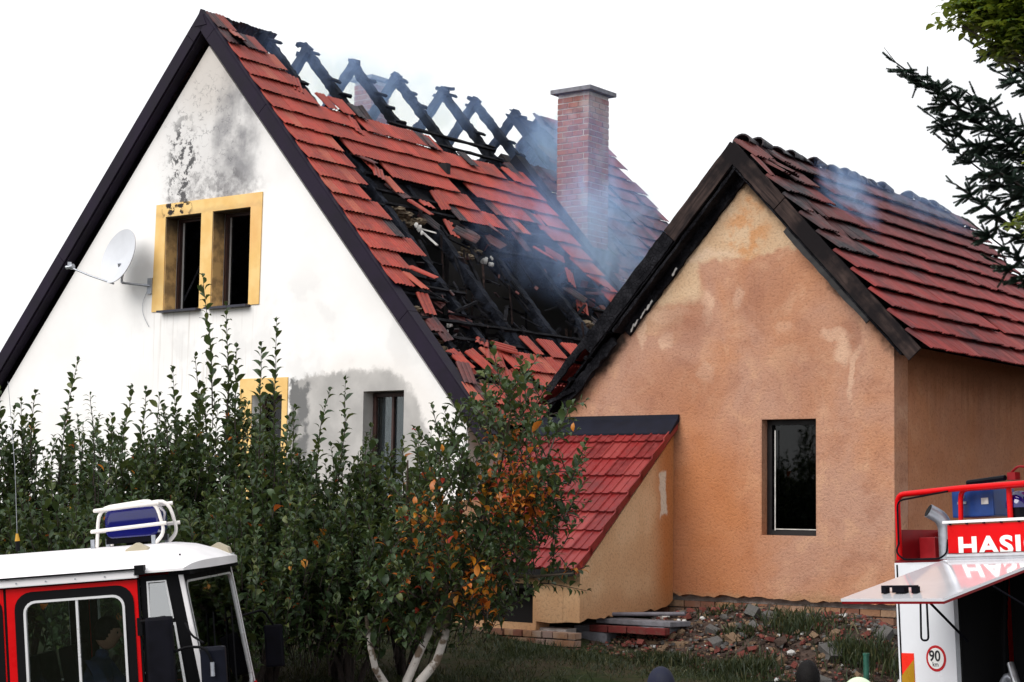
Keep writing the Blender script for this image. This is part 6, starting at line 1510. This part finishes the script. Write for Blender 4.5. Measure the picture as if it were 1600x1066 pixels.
# broad-leaved tree overhanging top right corner
wb = Vector((6.9, 10.8, 0.0)); WT = empty('walnut_tree', 'yellow-green leafy tree overhanging from beyond the right edge', 'walnut tree', wb)
fol = Foliage(); st = MB(); wd_ = MB(); wd_.tube([Vector((0, 0, -.2)), Vector((0, 0, 3)), Vector((-.3, .1, 6)), Vector((-.6, .1, 9))], [.2, .16, .1, .03], 12)
LW = [leaf_geo(.085, .040, .7, .15), leaf_geo(.10, .045, .9, .2)]
def cloudy(c, r, n):
    for _ in range(n):
        a = rng.normal(0, 1, 3); a /= np.linalg.norm(a); p = np.array(c)+a*r*rng.uniform(.2, 1)**.5*np.array([1, .9, .6])
        az = rng.uniform(0, 6.28); dd = np.array([math.cos(az), math.sin(az), rng.uniform(-.5, .2)])
        for k in range(5): t_ = k*.035; s = 1 if k % 2 else -1; pr = np.array([-dd[1], dd[0], 0])*s; fol.leaf(p+dd*t_, dd*.6+pr*.9+np.array([0, 0, -.2]), rng.uniform(.7, 1.1), int(rng.integers(2)), 0)
for (px, py, Y, r, n) in ((1562, 10, 11.6, .17, 90), (1600, 30, 11.4, .24, 150), (1545, -10, 11.6, .2, 110), (1640, 10, 11.3, .4, 260), (1700, -60, 11.3, .6, 400), (1620, -60, 11.4, .4, 200), (1518, -2, 11.5, .09, 22), (1512, 28, 11.4, .05, 8), (1603, 345, 11.4, .05, 7), (1660, 350, 11.3, .18, 40), (1590, 62, 11.4, .12, 50), (1760, 220, 11.2, .5, 200)):
    c = rayP(px, py, Y); cloudy(c, r, n); wd_.tube([Vector((-.3, .1, 6 if py < 100 else 3.4)), (Vector(c)-wb)*.55+Vector((0, 0, 1.9 if py < 100 else 1.6)), (Vector(c)-wb)*.85+Vector((0, 0, .5)), Vector(c)-wb], [.05, .03, .015, .005], 7)
for k in range(26):
    a = rng.normal(0, 1, 3); a /= np.linalg.norm(a); c = np.array([6.7, 10.9, 6.6])+a*np.array([1.7, 1.7, 2.0])*rng.uniform(.5, 1)
    px_ = c[0]/c[1]*2800+800
    if px_ < 1760: continue
    cloudy(c, rng.uniform(.5, .8), 230); wd_.tube([Vector((-.3, .1, 5.0)), (Vector(c)-wb)*.6+Vector((0, 0, 1.6)), Vector(c)-wb], [.05, .03, .008], 6)
wd_.build('trunk', M['bark'], WT, smooth=True); fol.build(WT, LW, [M['leaf_w']], 300)

# grass on the bank
gv_ = []; gf_ = []; off = 0; N = 52000
gx = rng.uniform(-3.2, 5.4, N); gy = rng.uniform(16.7, 21.6, N); hh = rng.uniform(.02, .075, N); aa = rng.uniform(0, 6.28, N); le = rng.normal(0, .035, (N, 2))
pn = np.sin(gx*2.1+gy)*np.sin(gy*1.7-gx*.7)+rng.normal(0, .45, N)
V = []; F = []
for i in range(N):
    x, y = gx[i], gy[i]
    if pn[i] < -.35: continue
    z = zt(x, y)-.005; b = (x*EX.x+y*EX.y-UO, x*EY.x+y*EY.y-VO)
    if b[1] > -1.0 and -.9 < b[0] < 2.2: continue
    if b[1] > -2.0 and b[0] < -.9: continue
    h = hh[i]*(1.7 if pn[i] > 1.1 else 1); c, s = math.cos(aa[i])*.006, math.sin(aa[i])*.006; k = len(V)
    V += [(x-c, y-s, z), (x+c, y+s, z), (x+c*.7+le[i, 0]*.4, y+s*.7+le[i, 1]*.4, z+h*.6), (x-c*.7+le[i, 0]*.4, y-s*.7+le[i, 1]*.4, z+h*.6), (x+le[i, 0], y+le[i, 1], z+h), (x+le[i, 0]+.001, y+le[i, 1], z+h)]
    F += [(k, k+1, k+2, k+3), (k+3, k+2, k+5, k+4)]
go = link('grass', np_mesh('grass', V, F, [M['grass']]), kind='stuff'); go['label'] = 'rough grass on the bank below the orange house'; go['category'] = 'grass'
# weeds growing through the rubble
WE = MB(); wv = []; wf_ = []
for (u, v, n, h) in ((.95, -.75, 260, .16), (1.2, -.9, 260, .18), (.15, -.7, 90, .1), (.6, -1.1, 120, .12), (1.95, -1.2, 380, .2), (2.25, -1.0, 200, .22), (1.1, -1.65, 260, .2), (.9, -1.8, 300, .16), (.3, -1.8, 260, .14), (2.4, -1.7, 260, .2), (1.55, -.8, 90, .12), (0, -1.9, 200, .12)):
    for _ in range(n):
        uu, vv = u+random.gauss(0, .13), v+random.gauss(0, .10); p = ohp(uu, vv, heap_z(uu, vv)); a = random.uniform(0, 6.28); c, s = math.cos(a)*.007, math.sin(a)*.007; lx, ly = random.gauss(0, .05), random.gauss(0, .05); hz = random.uniform(.4, 1)*h; k = len(wv)
        wv += [(p.x-c, p.y-s, p.z-.01), (p.x+c, p.y+s, p.z-.01), (p.x+c+lx*.5, p.y+s+ly*.5, p.z+hz*.65), (p.x-c+lx*.5, p.y-s+ly*.5, p.z+hz*.65), (p.x+lx, p.y+ly, p.z+hz), (p.x+lx+.001, p.y+ly, p.z+hz)]
        wf_ += [(k, k+1, k+2, k+3), (k+3, k+2, k+5, k+4)]
wo_2 = link('weeds', np_mesh('weeds', wv, wf_, [M['grass']]), kind='stuff'); wo_2['label'] = 'green weeds growing through the rubble heap'; wo_2['category'] = 'weeds'

# ================================================================== SMOKE
def smoke_mat(name, dens, scale, col, lo=.45, hi=.75, stretch=(1, 1, .55), ax=0.0):
    t = NT(name); t.t.nodes.remove(t.b); tc_ = t.n('TexCoord'); g = tc_.outputs['Object']
    mp = t.n('Mapping'); mp.inputs['Scale'].default_value = stretch; t.l(t.warped(1.3, .7, tc_.outputs['Object']), mp.inputs[0])
    n = t.noise(scale, 6, .62, vec=mp.outputs[0], dist=1.4)
    # soft ellipsoidal falloff in generated space
    vm = t.n('VectorMath', operation='SUBTRACT'); t.l(tc_.outputs['Generated'], vm.inputs[0]); vm.inputs[1].default_value = (.5, .5, .5)
    ln_ = t.n('VectorMath', operation='LENGTH'); t.l(vm.outputs[0], ln_.inputs[0]); fall = t.mr(ln_.outputs['Value'], .12, .5, 1, 0)
    d = t.math('MULTIPLY', t.math('MULTIPLY', t.mr(n, lo, hi), fall), dens)
    v = t.n('VolumePrincipled'); v.inputs['Color'].default_value = (*col, 1); t.l(d, v.inputs['Density']); v.inputs['Anisotropy'].default_value = .1
    v.inputs['Absorption Color'].default_value = (.3, .5, 1, 1) if 'Absorption Color' in v.inputs else None
    t.l(v.outputs[0], t.out.inputs['Volume']); return t.m
def smoke(label, house_o, c, r, dens, scale=1.6, col=(.40, .57, 1.0), tilt=(0, 0, 0), lo=.42, hi=.72):
    bm = bmesh.new(); bmesh.ops.create_icosphere(bm, subdivisions=3, radius=1)
    for v in bm.verts: v.co = Vector((v.co.x*r[0], v.co.y*r[1], v.co.z*r[2]))
    me = bpy.data.meshes.new('smoke'); bm.to_mesh(me); bm.free(); me.materials.append(smoke_mat('smoke_volume', dens, scale, col, lo, hi))
    o = link('smoke', me, kind='stuff'); o['label'] = label; o['category'] = 'smoke'
    o.location = house_o.location+EX*c[0]+EY*c[1]+Vector((0, 0, c[2])); o.rotation_euler = (tilt[0], tilt[1], -YAW+tilt[2]); return o
smoke('thick blue smoke drifting round the tall brick chimney', H, (3.5, 5.6, 7.4), (1.2, 1.5, 1.7), 1.9, scale=1.3, lo=.42, hi=.68)
smoke('pale smoke curling from the gap before the squat chimney', H, (-.5, 3.4, 9.7), (.9, 1.5, 1.1), 1.5, scale=2.2, lo=.44, hi=.7)
smoke('thin smoke hanging over the burnt hole in the red roof', H, (3.6, 4.2, 7.2), (1.3, 2.3, 1.3), .9, lo=.38)
smoke('smoke by the last rafters left of the tall chimney', H, (1.2, 7.4, 9.2), (1.0, 1.5, 1.3), 2.4, lo=.36)
smoke('thin smoke in front of the tall brick chimney', H, (3.0, 5.6, 8.9), (.8, 1.1, 1.2), .7, lo=.34)
smoke('haze of smoke along the bare rafters of the white house', H, (.3, 4.0, 9.7), (.9, 4.4, .9), 1.1, scale=1.9, lo=.36, hi=.66)
smoke('blue smoke plume rising from the orange house ridge', O, (.55, 1.6, 6.7), (.40, .55, .8), 4.2, scale=2.6, tilt=(0, -.35, 0), lo=.40, hi=.62)
smoke('faint smoke along the far ridge of the orange house', O, (.5, 4.0, 7.1), (.6, 2.6, .5), 1.2, scale=1.8, lo=.42)
bpy.context.view_layer.update()
